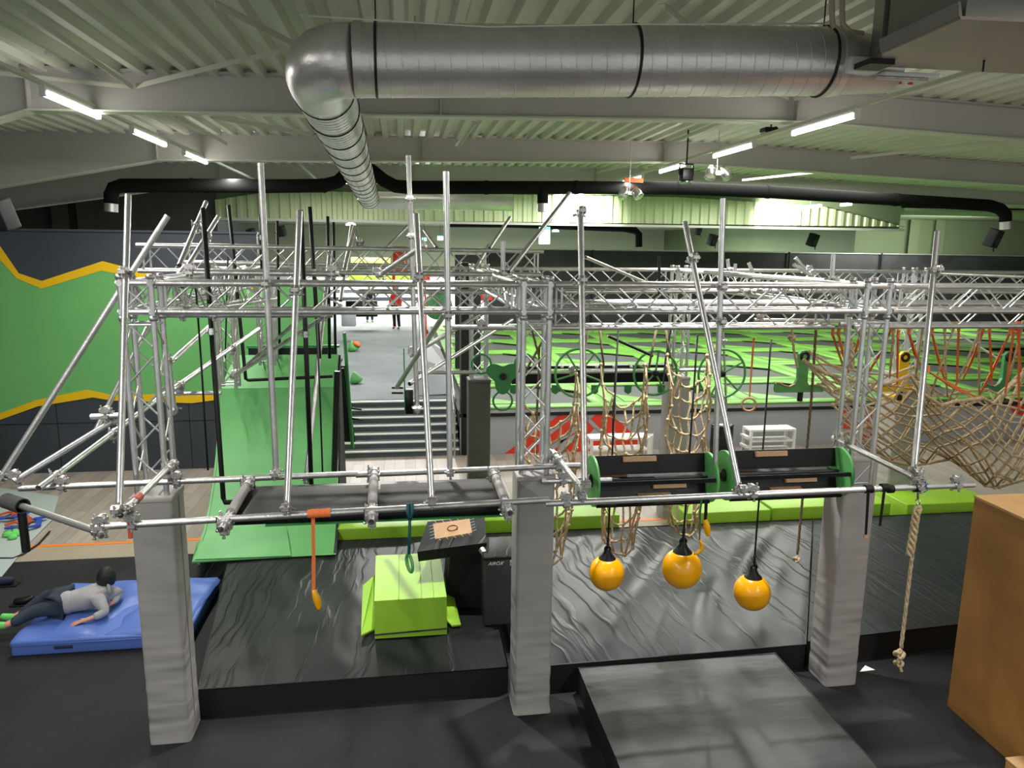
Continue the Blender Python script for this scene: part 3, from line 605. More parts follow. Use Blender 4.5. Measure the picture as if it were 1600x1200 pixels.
# ================================================================== TRUSSES
def truss(p, q, label, w=.22, h=.22, side=None, rc=.0235, rl=.0085, pitch=.27, m='alu', group='aluminium box trusses', name='box_truss'):
    """box truss from p to q, p and q = centre line ends"""
    p, q = V(p), V(q); d = (q - p).normalized(); L = (q - p).length
    if abs(d.z) > .8: u = V((1, 0, 0)); v = V((0, 1, 0))
    else: v = V((0, 0, 1)); u = d.cross(v).normalized(); v = u.cross(d)
    t = thing(name, label, 'truss', p)
    cor = [u * (w / 2) * a + v * (h / 2) * c for a, c in ((-1, -1), (1, -1), (1, 1), (-1, 1))]
    for c in cor:
        b = MB(); b.tube(p + c, q + c, rc, 12, True); b.obj('chord', m, t)
    n = max(2, round(L / pitch)); 
    for i in range(4):
        a, c = cor[i], cor[(i + 1) % 4]; b = MB()
        for k in range(n):
            s0, s1 = p + d * (L * (k + .06) / n), p + d * (L * (k + .94) / n)
            if k % 2 == 0: b.tube(s0 + a, s1 + c, rl, 5)
            else: b.tube(s0 + c, s1 + a, rl, 5)
        b.obj('lattice', m, t)
    for e in (p + d * .06, q - d * .06):
        b = MB()
        for i in range(4): b.tube(e + cor[i], e + cor[(i + 1) % 4], .011, 6)
        b.obj('end_frame', m, t)
    return t
def corner(c, label, s=.22, m='alu'):
    c = V(c); t = thing('truss_corner', label, 'truss corner', c); h = s / 2
    b = MB()
    for a in (-h, h):
        for e in (-h, h):
            b.tube(c + V((-h - .03, a, e)), c + V((h + .03, a, e)), .024, 10); b.tube(c + V((a, -h - .03, e)), c + V((a, h + .03, e)), .024, 10); b.tube(c + V((a, e, -h - .03)), c + V((a, e, h + .03)), .024, 10)
    b.obj('frame', m, t); b = MB()
    for a in (-1, 1):
        b.tube(c + V((-h, -h * a, -h)), c + V((h, -h * a, h)), .009, 6); b.tube(c + V((-h, -h * a, h)), c + V((h, -h * a, -h)), .009, 6)
    b.obj('brace', m, t)
    for a in (-h, h):
        for e in (-h, h):
            for g in (-1, 1): b = MB(); b.lathe(c + V((a, e, g * (h + .03))), (0, 0, g), [(0, .03), (.02, .034), (.04, .03)], 10); b.obj('connector', 'steel', t)
    return t
ZT = 3.79
X0, X1, X2, X3 = -2.02, 1.10, 4.18, 8.05
YN, YB = 6.14, 10.75
near = [(X0, 'left'), (X1, 'middle'), (X2, 'right')]
for x, nm in near:
    truss((x, YN, 2.02), (x, YN, ZT - .15), 'upright truss column rising from the %s padded pillar of the front row' % nm, m='alu_bright', group=None, name='truss_column')
    corner((x, YN, ZT), 'truss corner block on top of the %s front column' % nm, m='alu_bright')
truss((X0 + .15, YN, ZT), (X1 - .15, YN, ZT), 'front horizontal box truss between the left and the middle column')
truss((X1 + .15, YN, ZT), (X2 - .15, YN, ZT), 'front horizontal box truss between the middle and the right column')
truss((X2 + .15, YN, ZT), (X3 + .3, YN, ZT), 'front horizontal box truss running out of the picture on the right', m='alu_bright')
# lower truss just behind the front one
truss((X1 + .2, 6.62, 3.60), (X2 - .1, 6.62, 3.60), 'lower box truss behind the front one, holding the nets between middle and right column')
truss((X2 + .1, 6.62, 3.60), (X3 + .6, 6.62, 3.60), 'lower box truss behind the front one at far right, holding the orange slings', m='alu_bright')
# trusses running back
truss((X0, YN + .15, ZT), (X0, YB - .15, ZT), 'box truss running back from the left front column')
truss((X1, YN + .15, ZT), (X1, YB - .15, ZT), 'box truss running back from the middle front column')
truss((X2, YN + .15, ZT), (X2, YB - .15, ZT), 'box truss running back from the right front column', m='alu_bright')
# back row
for x, nm in ((X1, 'middle'), (X2, 'right'), (X3, 'outer right')):
    truss((x, YB, 2.0), (x, YB, ZT - .12), 'upright truss column on the %s pillar of the back row' % nm, m='alu_bright', group=None, name='truss_column')
    corner((x, YB, ZT), 'truss corner block on top of the %s back column' % nm, m='alu_bright')
truss((X1 + .15, YB, ZT), (X2 - .15, YB, ZT), 'back row box truss between the middle and the right back column')
truss((X2 + .15, YB, ZT), (X3 - .15, YB, ZT), 'back row box truss between the right and the outer right back column', m='alu_bright')
truss((X3 + .15, YB, ZT), (X3 + 3.5, YB, ZT), 'back row box truss leaving the picture at the far right')
truss((X0 + .1, YB, ZT), (X1 - .15, YB, ZT), 'back row box truss ending at the green ramp')
# left back columns and the two higher trusses
truss((-2.45, 10.75, 2.2), (-2.45, 10.75, 3.95), 'short upright truss column standing left at the top of the green ramp', group=None, name='truss_column')
truss((-2.05, 11.6, 2.4), (-2.05, 11.6, 3.95), 'short upright truss column standing behind the green ramp top', group=None, name='truss_column')
def trpx(a, c, y0, y1, label, **k):
    p, q = P(*a, y=y0), P(*c, y=y1); truss(p, q, label, **k)
trpx((220, 403), (846, 411), 8.3, 8.3, 'raised box truss level with the viewer, spanning the left half', h=.26)
trpx((292, 396), (640, 402), 10.2, 10.2, 'farther raised box truss above the green ramp')
trpx((265, 468), (420, 452), 6.5, 9.5, 'slanting box truss inside the left corner of the frame')
trpx((1445, 437), (1640, 446), 10.9, 9.6, 'box truss bending forward at the far right of the back row')
trpx((880, 470), (1330, 468), 8.4, 8.4, 'middle box truss between the front and back rows, centre', pitch=.3)
trpx((560, 470), (812, 470), 8.9, 8.9, 'middle box truss between the front and back rows, left of the middle column')
trpx((1400, 468), (1640, 470), 8.4, 8.4, 'middle box truss between the front and back rows, far right', m='alu_bright')

# padded pillars
def padded(x, yc, top, label, dark=False, w=.33):
    t = thing('padded_pillar', label, 'pillar padding', (x, yc, 0))
    h = w / 2; b = MB()
    N = 30
    def ringpts(z, s):
        o = []; k = .03
        for cx, cy, a0 in ((h - k, h - k, 0), (-h + k, h - k, 90), (-h + k, -h + k, 180), (h - k, -h + k, 270)):
            for a in (0, 30, 60, 90): o.append(V((x + (cx + k * math.cos(math.radians(a0 + a))) * s, yc + (cy + k * math.sin(math.radians(a0 + a))) * s, z)))
        return o
    vs = []; zs = []
    for i in range(N + 1):
        z = .005 + (top - .005) * i / N; s = 1 + .02 * math.sin(i * 2.3 + x + math.sin(i * 1.7)) * (max(.12, 1 - i / (N * .6))) + (.03 if i == 0 else 0); vs += ringpts(z, s)
    m = 16; b.add(vs, [(i * m + k, i * m + (k + 1) % m, (i + 1) * m + (k + 1) % m, (i + 1) * m + k) for i in range(N) for k in range(m)], True)
    b.add(ringpts(top, 1), [list(range(16))]); b.add(ringpts(.005, 1), [list(range(16))])
    mm = 'pad_dark' if dark else 'pad_grey'
    cv = b.obj('cover', mm, t)
    b = MB(); b.box(x + h - .002, x + h + .006, yc - .012, yc + .012, .05, top - .03); b.obj('seam_flap', mm, cv)
    b = MB(); b.bbox(x - h - .004, x + h + .004, yc - h - .004, yc + h + .004, top - .045, top + .006, .012); b.obj('top_hem', mm, cv)
    return t
padded(X0, YN, 2.20, 'grey padded pillar at left, nearest the blue mattress')
padded(X1 + .015, YN, 2.27, 'grey padded pillar in the middle of the front row')
padded(X2 + .02, YN + .05, 2.33, 'grey padded pillar at right of the front row, beside the long knotted rope')
padded(X1 - .0, YB, 2.28, 'dark grey padded pillar of the back row below the green spinner', True)
padded(X2, YB, 2.28, 'light grey padded pillar of the back row behind the hanging nets')
padded(X3 - .02, YB, 2.28, 'grey padded pillar of the back row behind the big cargo net', False, .42)

# ------------------------------------------------------------------ scaffold tubes
def clamp_into(b, p, d, r=.025, o=None):
    u, w2, d = basis(d); p = V(p)
    b.tube(p - d * .028, p + d * .028, r * 1.32, 12)
    for s in (-1, 1):
        c = p + u * s * r * 1.45; b.obox(c, u * r * .8, w2 * r * 1.1, d * .05)
        b.tube(c - w2 * r * 1.6, c + w2 * r * 1.9, .0065, 6); b.tube(c + w2 * r * 1.3, c + w2 * r * 1.75, .012, 6)
def tube(p, q, label, clamps=(), m='alu', r=.0242, name='scaffold_tube', hollow=True, extra=None):
    p, q = V(p), V(q); t = thing(name, label, 'tube', p)
    b = MB(); b.tube(p, q, r, 14, hollow); b.obj('tube', m, t)
    d = (q - p).normalized()
    for s in clamps:
        c = p + (q - p) * s; b = MB(); clamp_into(b, c, d, r)
        od = extra or (V((1, 0, 0)) if abs(d.x) < .6 else V((0, 1, 0)))
        off = d.cross(od).normalized() * r * 2.1
        clamp_into(b, c + off, od, r); b.tube(c, c + off, r * .8, 10); cl = b.obj('clamp', 'steel', t); b = MB(); u, w2, _d = basis(d); b.tube(c - u * r * 1.9 - w2 * r * 2.2, c - u * r * 1.9 + w2 * r * 2.4, .0075, 6); b.lathe(c - u * r * 1.9 + w2 * r * 1.7, w2, [(0, .014), (.014, .014)], 6); b.obj('bolt', 'chrome', cl)
    return t
T = lambda a, ya, c, yc, lb, cl=(), **k: tube(P(*a, y=ya), P(*c, y=yc), lb, cl, **k)
FY, RY = 5.05, 5.88
# rails
T((150, 823), FY, (858, 781), FY, 'long front rail tube, left half, passing in front of the left pillar', (.01, .075))
T((852, 787), FY - .0, (1522, 757), FY, 'long front rail tube, right half, under the green rollers', (.045, .46, .86, .955), m='alu_bright')
T((30, 763), RY, (560, 740), RY, 'rear rail tube, left half, behind the black balance board', (.12, .45))
T((556, 742), RY, (906, 727), RY, 'rear rail tube, right half, ending beside the middle pillar', (.9,))
T((12, 783), 5.75, (160, 833), FY, 'slanting tube with foam grip at the left end of the front rail', (.97,), m='alu_bright')
b = MB(); p, q_ = P(10, 782, y=5.75), P(46, 794, y=5.55); d = (P(160, 833, y=FY) - p).normalized(); p = P(12, 783, y=5.75); b.tube(p - d * .02, p + d * .2, .058, 16, True); tag(b.obj('foam_grip', 'foam'), 'dark grey foam sleeve on the slanting tube at the far left', 'foam sleeve')
b = MB(); pz = P(33, 790, y=5.68); b.tube(pz + V((0, 0, -.02)), pz + V((0, 0, -.36)), .03, 12); tag(b.obj('black_post', 'blackmetal'), 'short black tube hanging below the foam sleeve at the far left', 'tube')
T((158, 837), 4.98, (166, 822), 5.15, 'short open ended stub tube at the left corner of the front rail', ())
T((188, 805), 4.95, (272, 722), 6.1, 'cross tube with red tape above the left pillar', (.12, .86, .96))
b = MB(); p, q_ = P(188, 805, y=4.95), P(272, 722, y=6.1); d = (q_ - p).normalized(); b.tube(p + d * .27, p + d * .36, .03, 14); tag(b.obj('red_tape', 'woodtape'), 'band of faded red tape on the cross tube above the left pillar', 'tape')
b = MB(); pz = P(203, 828, y=5.02); b.box(pz.x - .012, pz.x + .012, pz.y - .01, pz.y + .01, pz.z - .06, pz.z + .05); tag(b.obj('red_tape_end', 'woodtape'), 'loose dark red tape end dangling below the front rail at left', 'tape')
for a, c, lb in (((345, 828), (392, 748), 'left'), ((580, 816), (585, 733), 'middle'), ((797, 802), (770, 735), 'right')):
    p, q_ = P(*a, y=4.88), P(*c, y=RY + .03)
    tube(p, q_, '%s one of the three cross tubes carrying the black balance board' % lb, (.1, .2, .86, .95))
    b = MB(); d = (q_ - p); b.tube(p + d * .3, p + d * .78, .036, 14); tag(b.obj('foam_sleeve', 'pad_grey'), 'grey sleeve around the %s cross tube of the balance board' % lb, 'foam sleeve')
# leaning and upright tubes
T((0, 748), RY, (262, 337), 6.25, 'long diagonal tube from the far left corner up over the truss', (.01, .72), m='alu')
T((22, 752), RY, (188, 650), 6.4, 'short diagonal tube rising right from the far left corner', (.03, .93), m='alu_bright')
T((60, 763), 5.7, (262, 612), 8.0, 'diagonal tube with a black open end, crossing the left column low down', (.1, .5), m='alu_bright')
T((268, 610), 6.6, (404, 514), 10.2, 'diagonal tube with a black open end right of the left column', (.06, .6))
T((142, 651), 6.3, (190, 649), 6.3, 'short horizontal stub tube left of the left column', (.5,), m='alu_bright')
T((150, 672), 7.2, (258, 455), 8.6, 'grey diagonal tube crossing behind the left column', (), m='alu')
T((252, 462), 6.9, (290, 415), 8.0, 'short slanting tube inside the left frame corner', ())
T((280, 415), 7.4, (322, 316), 8.9, 'leaning tube behind the left column, left of two', (.6,))
T((292, 418), 7.6, (341, 339), 8.9, 'leaning tube behind the left column, right of two', (.6,), m='alu_bright')
T((272, 615), 7.0, (346, 614), 7.0, 'thin horizontal tube just above the yellow stripe', (), m='alu_bright', r=.017)
T((262, 552), 6.5, (272, 645), 6.5, 'short upright tube clamped right of the left column', (.12, .95), m='alu_bright')
T((262, 570), 6.6, (330, 508), 8.6, 'short tube slanting up right from the left column', ())
T((362, 590), 9.4, (532, 478), 7.2, 'long slanting tube crossing above the green ramp', (.03,))
T((372, 583), 9.9, (492, 478), 8.6, 'second slanting tube crossing above the green ramp', ())
T((200, 305), 6.05, (186, 806), 4.98, 'tall tube at left leaning out to the front rail', (.27, .985), m='alu_bright')
T((407, 255), 5.99, (432, 745), RY, 'tall upright tube hanging to the rear rail in front of the green ramp', (.37, .985))
T((468, 330), 6.05, (448, 802), FY, 'tall tube leaning to the front rail left of the orange strap', (.29, .985), m='alu_bright')
T((516, 388), 8.4, (478, 755), 6.9, 'grey tube leaning left behind the black tubes', (.98,))
T((638, 243), 7.6, (652, 645), 7.6, 'tallest upright tube, reaching highest above the trusses', (.16, .3, .98))
T((650, 335), 6.05, (675, 792), FY, 'tube leaning forward to the middle of the balance board', (.24, .985), m='alu_bright')
T((697, 268), 5.99, (703, 741), RY, 'tall upright tube right of the leaning one, ending on the rear rail', (.46, .99), m='alu_bright')
T((907, 325), 6.0, (914, 768), FY, 'tall tube right of the middle pillar with a clamp on its top', (.02, .28, .98))
T((1070, 347), 6.05, (1157, 772), FY, 'strongly slanting tube down to the rail between the rollers', (.15, .985), m='alu_bright')
T((1130, 310), 5.98, (1117, 752), RY, 'tall upright tube between the two rollers', (.3, .42), m='alu_bright')
T((1465, 362), 5.95, (1427, 748), 5.15, 'bright tall tube at right in front of the cargo net', (.17, .97), m='alu_bright')
T((1302, 684), 6.35, (1440, 752), 5.0, 'cross tube over the right pillar slanting towards the viewer', (.06, .2, .95), m='alu')
T((912, 767), 4.98, (864, 706), 6.2, 'cross tube beside the middle pillar slanting away', (.05, .9))
T((846, 727), 6.0, (905, 727), 6.0, 'short horizontal stub tube right of the middle pillar top', (.5,))
T((846, 752), 5.95, (955, 750), 6.0, 'axle support tube right of the middle pillar', (.3,))
T((1305, 732), 6.1, (1345, 728), 6.1, 'short tube stub on the face of the right pillar', (.4,))
T((795, 425), 7.0, (890, 302), 8.2, 'slanting tube rising right above the middle column', ())
T((765, 388), 9.5, (797, 340), 10.2, 'short slanting tube left of the middle column top', ())
T((743, 420), 9.4, (764, 383), 9.8, 'short lower slanting tube left of the middle column top', ())
T((786, 377), 7.6, (786, 432), 7.6, 'short upright tube stub left of the middle column', (.9,))
T((590, 432), 7.3, (664, 382), 7.0, 'slanting tube above the front truss near the tallest tube', (.05, .95))
T((600, 390), 9.5, (636, 354), 9.8, 'slanting tube left of the tallest tube top', ())
T((663, 360), 9.6, (682, 387), 9.2, 'small slanting tube right of the tallest tube', ())
T((532, 470), 8.8, (550, 352), 9.5, 'upright leaning tube above the walkway, left of two', ())
T((536, 430), 8.2, (554, 355), 9.3, 'upright leaning tube above the walkway, right of two', ())
T((554, 354), 9.3, (563, 385), 9.0, 'short tube meeting the leaning tube top above the walkway', (.9,))
T((620, 605), 7.7, (695, 490), 6.4, 'slanting tube left of the middle column, lower of two', ())
T((640, 600), 7.6, (800, 500), 9.5, 'long slanting tube behind the middle uprights', ())
T((640, 556), 8.0, (770, 480), 8.2, 'slanting tube under the front truss left of the middle column', (.05,))
T((652, 582), 9.3, (745, 582), 9.3, 'horizontal tube left of the green spinner, lower', ())
T((800, 582), 9.6, (1102, 578), 9.6, 'horizontal tube carrying the green wheels', (.3, .8), m='alu_bright')
T((706, 511), 6.9, (872, 513), 6.9, 'low horizontal tube left of the middle column under the truss', (.27,))
T((252, 492), 6.35, (520, 492), 6.35, 'horizontal tube under the front truss above the green ramp', (.12, .3, .95))
T((290, 426), 7.0, (530, 428), 7.0, 'horizontal tube just above the front truss at left', (.03, .95))
T((915, 402), 7.3, (1010, 442), 8.6, 'thin slanting tube right of the tall clamp topped tube', (), r=.018)
T((1100, 425), 8.8, (1320, 440), 8.0, 'white tube lying across the back trusses at right', (), m='alu_bright')
T((1030, 400), 8.0, (1030, 470), 8.0, 'thin black upright stub above the front truss', (), m='blackmetal', r=.016)
for a, c, yy, lb in (((1137, 405), (1139, 423), 9.6, 'first'), ((1149, 412), (1148, 430), 9.4, 'second'), ((1170, 411), (1182, 440), 9.0, 'third'), ((1243, 403), (1262, 425), 9.2, 'fourth'), ((1240, 413), (1270, 432), 9.0, 'fifth'), ((1303, 397), (1300, 440), 6.8, 'sixth')):
    T(a, yy, c, yy, 'short bright tube end sticking up over the right trusses, %s from the left' % lb, (.9,), m='alu_bright')
T((1178, 500), 8.6, (1368, 502), 8.6, 'white horizontal tube behind the lower truss at right', (.05,), m='alu_bright')
T((1130, 520), 9.6, (1135, 640), 9.6, 'thin upright tube behind the green wheel at right', (.1,), r=.016)
T((1470, 505), 9.0, (1560, 560), 8.4, 'thin grey slanting tube behind the orange slings', (), r=.016)
# thick black tubes hanging over the ramp
def btube(pts, lb, r=.022):
    t = thing('black_tube', lb, 'tube', pts[0]); b = MB(); b.path(pts, r, 12); b.obj('tube', 'blackmetal', t)
    c = pts[0] + (pts[1] - pts[0]) * .42; b = MB(); clamp_into(b, c, pts[1] - pts[0], r); b.obj('clamp', 'chrome', t)
btube([P(317, 325, y=6.75), P(349, 778, y=6.45), P(352, 785, y=6.45), P(380, 784, y=6.3)], 'thick black tube hanging at left with an elbow at its foot')
btube([P(357, 320, y=9.3), P(384, 592, y=9.6), P(388, 594, y=9.6), P(520, 588, y=9.6)], 'black tube at left with a crossbar over the green ramp')
btube([P(470, 328, y=6.9), P(487, 772, y=6.9)], 'thick black tube hanging over the right half of the ramp')
btube([P(484, 323, y=7.6), P(499, 560, y=7.6)], 'black tube right beside the thick one above the ramp', .02)
btube([P(512, 338, y=9.6), P(515, 560, y=9.6)], 'thin black tube above the walkway, left of two', .02)
btube([P(521, 347, y=9.8), P(524, 545, y=9.8)], 'thin black tube above the walkway, right of two', .018)
btube([P(433, 345, y=9.0), P(437, 540, y=9.2)], 'thin black tube above the ramp platform', .016)
btube([P(406, 335, y=8.8), P(409, 420, y=8.8)], 'short thin black tube beside the tall grey upright', .014)
for pts, lb in (([(306, 450, 6.9), (314, 560, 6.9), (325, 735, 6.7)], 'thin black cable hanging left of the thick black tube'), ([(356, 400, 9), (352, 560, 9)], 'thin black cable above the left edge of the ramp'),
                ([(495, 500, 7.0), (500, 620, 7.0), (504, 738, 7.0)], 'thin black cable hanging over the right part of the ramp')):
    b = MB(); b.path([P(a, c, y=yy) for a, c, yy in pts], .009, 6); tag(b.obj('hanging_cable', 'rope_black'), lb, 'cable')

# ================================================================== MATS AND FOAM
def crash_mat(poly, z0, z1, label, top='vinyl_black', wr=.012, n=40, mname='crash_mat', seed=0, dirn=(0.25, 1)):
    """wrinkled vinyl mat over a 4 corner footprint (front left, front right, back right, back left)"""
    a, c, d, e = [V((p[0], p[1], 0)) for p in poly]; t = thing(mname, label, 'mat', ((a + c + d + e) / 4).to_tuple())
    rnd = random.Random(seed)
    waves = [(rnd.uniform(.2, 1), rnd.uniform(3, 16), rnd.uniform(0, 6), rnd.uniform(-.5, .5)) for _ in range(9)]
    def fn(u, v):
        p = (a * (1 - u) + c * u) * (1 - v) + (e * (1 - u) + d * u) * v
        h = 0
        for A, k, ph, sk in waves: h += A * math.sin(k * (p.x * dirn[1] + p.y * dirn[0] + sk * p.y * .4) + ph + .8 * math.sin(p.y * 2 + ph))
        edge = min(u, 1 - u, v, 1 - v) * 12; edge = min(1, edge)
        rid = abs(h) ** 1.0 * .25
        return V((p.x, p.y, z1 + wr * (h * .35 + rid - .3) * edge - (1 - edge) * .012))
    b = MB(); b.grid(fn, n * 2, n); o = b.obj('cover', top, t)
    b = MB(); zt = z1 - .012; b.prism([V((p.x, p.y, z0)) for p in (a, c, d, e)], (0, 0, zt - z0 - .004)); b.obj('body', 'side_black', t)
    b = MB(); b.path([V((p.x, p.y, zt)) for p in (a, c, d, e)], .009, 6, True); b.obj('edge_piping', 'blackmetal', t)
    return t
crash_mat([(-1.87, 6.33), (.94, 6.33), (.98, 9.66), (-2.31, 9.66)], 0, .28, 'large glossy black crash mat between the left and middle pillar, under the lime foam step', seed=3)
crash_mat([(1.28, 6.31), (4.0, 6.36), (6.0, 9.66), (1.0, 9.66)], 0, .28, 'large glossy black crash mat under the three yellow balls', wr=.02, seed=5, dirn=(-.6, 1), top='vinyl_shiny')
crash_mat([(4.04, 6.40), (8.9, 6.75), (10.2, 9.66), (6.02, 9.66)], 0, .28, 'black crash mat behind the right pillar and the wooden box', seed=9, wr=.008, dirn=(.5, 1), top='vinyl_back')
crash_mat([(1.60, 3.4), (3.6, 3.4), (3.62, 6.27), (1.61, 6.27)], 0, .262, 'smooth black runner mat in the foreground, in front of the three yellow balls', top='vinyl_black2', seed=12, wr=.003)
b = MB(); b.box(1.64, 3.6, 5.02, 5.03, .2, .204); 
# blue mattress
t = thing('blue_mattress', 'blue vinyl gym mattress with a person lying on it, behind the left pillar', 'mattress', (-3.2, 8.2, 0))
def bf(u, v):
    x = -4.02 + u * 1.72; y = 7.6 + v * 1.32; cr = math.exp(-((x + 3.05 - (y - 8.2) * .25) / .09) ** 2)
    return V((x + .03 * math.sin(y * 3), y, .185 - .035 * cr + .012 * math.sin(x * 9 + y * 5) + .008 * math.sin(y * 17 + x * 3) - .03 * max(0, abs(u - .5) * 2 - .96) * 25 - .03 * max(0, abs(v - .5) * 2 - .96) * 25))
b = MB(); b.grid(bf, 60, 40); b.obj('cover', 'bluemat', t)
b = MB(); b.bbox(-4.03, -2.3, 7.59, 8.93, .005, .165, .02, 2); b.obj('body', 'bluemat', t)
b = MB(); b.path([(-4.04, 7.58, .13), (-2.29, 7.58, .13)], .004, 4); b.obj('seam', 'bluemat', t)
b = MB(); b.bbox(-3.62, -3.44, 7.575, 7.592, .07, .1, .006, 1); b.obj('handle', 'navycloth', t)
# lime foam beams along the wooden floor
def limepad(x0, x1, y0, y1, z1, label, z0=0.0):
    t = thing('foam_beam', label, 'foam block', ((x0 + x1) / 2, (y0 + y1) / 2, 0), 'lime foam beams at the edge of the wooden floor')
    b = MB(); b.bbox(x0, x1, y0, y1, z0, z1, .015, 2); b.obj('block', 'lime', t)
    b = MB(); b.box(x0 + .02, x0 + .03, y0 - .002, y1, z0, z1 + .002); b.obj('seam', 'lime', t)
limepad(-.93, .62, 9.70, 10.14, .42, 'flat lime foam beam behind the balance board')
limepad(2.02 - 1.0, 3.05, 9.75, 10.3, .43, 'lime foam beam behind the two left yellow balls')
limepad(4.02, 5.36, 9.72, 10.35, .42, 'lime foam beam below the white shelf, between the nets and the right pillar')
limepad(5.42, 7.35, 9.78, 10.4, .42, 'lime foam beam behind the right pillar')
limepad(7.6, 9.1, 9.74, 10.7, .40, 'wide lime foam beam at the far right beside the wooden box')
# lime foam step with side flaps
t = thing('foam_step', 'lime green foam step with splayed side flaps on the black mat', 'foam block', (0, 7.5, .28))
x0, x1 = P(585, 945, y=6.95).x - .005, P(697, 940, y=6.95).x
ft = P(585, 942, y=6.98); zt = ft.z
b = MB(); b.prism([(x0, 6.98, .29), (x0, 7.02, zt), (x0 - .02, 8.1, zt + .02), (x0 - .02, 8.3, .29)], (x1 - x0 + .01, 0, 0)); b.obj('block', 'lime', t)
for k in (.34, .66, .83):
    b = MB(); xx = x0 + (x1 - x0) * k; b.tube((xx, 7.02, zt + .004), (xx, 8.1, zt + .024), .004, 5); b.obj('seam', 'lime', t)
b = MB(); b.prism([(x0 - .005, 6.965, .34), (x1 + .005, 6.965, .36), (x1 + .005, 6.965, .352), (x0 - .005, 6.965, .332)], (0, .02, 0)); b.obj('front_zip', 'side_black', t)
def flap(pts, tilt):
    b = MB(); ps = [P(a, c, z=zz) for a, c, zz in pts]; b.prism(ps, (0, 0, .018)); return b
b = flap([(564, 995, .31), (585, 985, .31), (587, 900, .45), (584, 902, .50), (567, 917, .45)], 0); b.obj('side_flap', 'lime', t)
b = flap([(697, 970, .34), (706, 980, .31), (720, 978, .31), (702, 903, .45), (690, 903, .5), (692, 940, .45)], 0); b.obj('side_flap', 'lime', t)
# tilted pad with plywood board
t = thing('tilted_pad', 'black vinyl pad on a dark stand with a plywood board laced on its top', 'pad', (.45, 7.7, .28))
cs = [P(652, 862, y=7.35), P(760, 848, y=7.35), P(757, 806, y=7.95), P(668, 815, y=7.95)]
b = MB(); nrm = (cs[1] - cs[0]).cross(cs[3] - cs[0]).normalized()
b.prism(cs, -nrm * .12); b.obj('pad', 'vinyl_black', t)
ctr = sum(cs, V()) / 4; b = MB(); pass
bd = [P(680, 846, y=7.45) + nrm * .03, P(738, 836, y=7.45) + nrm * .03, P(734, 814, y=7.75) + nrm * .03, P(677, 822, y=7.75) + nrm * .03]
b = MB(); b.prism(bd, -nrm * .02); bdo = plabel(b.obj('board', 'woodlight', t), 'pale plywood board')
cc = sum(bd, V()) / 4; ex = (bd[1] - bd[0]).normalized(); ey = nrm.cross(ex); b = MB(); b.path([cc + nrm * .004 + (ex * math.cos(k / 24 * 2 * math.pi) + ey * math.sin(k / 24 * 2 * math.pi)) * .055 for k in range(24)], .005, 4, True); plabel(b.obj('printed_ring', 'blackplastic', bdo), 'black ring printed on the board')
b = MB()
for i in range(4):
    p, q_ = bd[i], bd[(i + 1) % 4]; o_ = ((p + q_) / 2 - cc).normalized() * .05
    for k in range(5): c = p + (q_ - p) * ((k + .5) / 5); b.path([c, c + o_ + (q_ - p) * .05], .004, 4)
b.obj('lacing', 'greysheet', t)
b = MB(); b.prism([(x1 + .03, 7.55, .29), (x1 + .46, 7.5, .29), (ctr.x + .33, 7.5, ctr.z - .16), (ctr.x - .05, 7.5, ctr.z - .16)], (0, .55, 0)); b.obj('stand', 'side_black', t)
b = MB(); p = P(752, 858, y=7.3); b.tube(p, P(762, 872, y=7.2), .035, 14); b.obj('strut', 'steel', t)
# black foam box with lettering beside the middle pillar
t = thing('black_box', 'black foam box with small white lettering, half hidden by the middle pillar', 'box', (1.15, 7.3, .28))
bx0 = P(757, 890, y=7.1).x; bz1 = P(770, 872, y=7.1).z
b = MB(); b.bbox(bx0, bx0 + .62, 7.1, 7.6, .285, bz1, .02); b.obj('body', 'vinyl_black2', t)
b = MB(); b.bbox(bx0 - .01, bx0 + .63, 7.08, 7.62, bz1 - .02, bz1 + .02, .015); b.obj('lid', 'vinyl_black', t)
def text(s, loc, size, m, rot=(math.pi / 2, 0, 0), name='lettering', parent=None, depth=.002, shear=0):
    cu = bpy.data.curves.new(name, 'FONT'); cu.body = s; cu.size = size; cu.extrude = depth; cu.align_x = 'CENTER'; cu.shear = shear
    o = bpy.data.objects.new(name, cu); COL.objects.link(o); dg = bpy.context.evaluated_depsgraph_get(); me = bpy.data.meshes.new_from_object(o.evaluated_get(dg))
    R = Matrix.Translation(V(loc)) @ (Matrix.Rotation(rot[2], 4, 'Z') @ Matrix.Rotation(rot[0], 4, 'X'))
    vs = [R @ v.co for v in me.vertices]; fs = [list(p.vertices) for p in me.polygons]; bpy.data.objects.remove(o); b = MB(); b.add(vs, fs); return b.obj(name, m, parent)
p = P(777, 868, y=7.085); 
text('AIROX', (p.x - .02, 7.07, bz1 - .065), .05, 'white', parent=t, shear=.4)
text('EASYFIT', (p.x + .19, 7.07, bz1 - .045), .035, 'white', parent=t); text('MAX 90', (p.x + .19, 7.07, bz1 - .08), .035, 'white', parent=t)

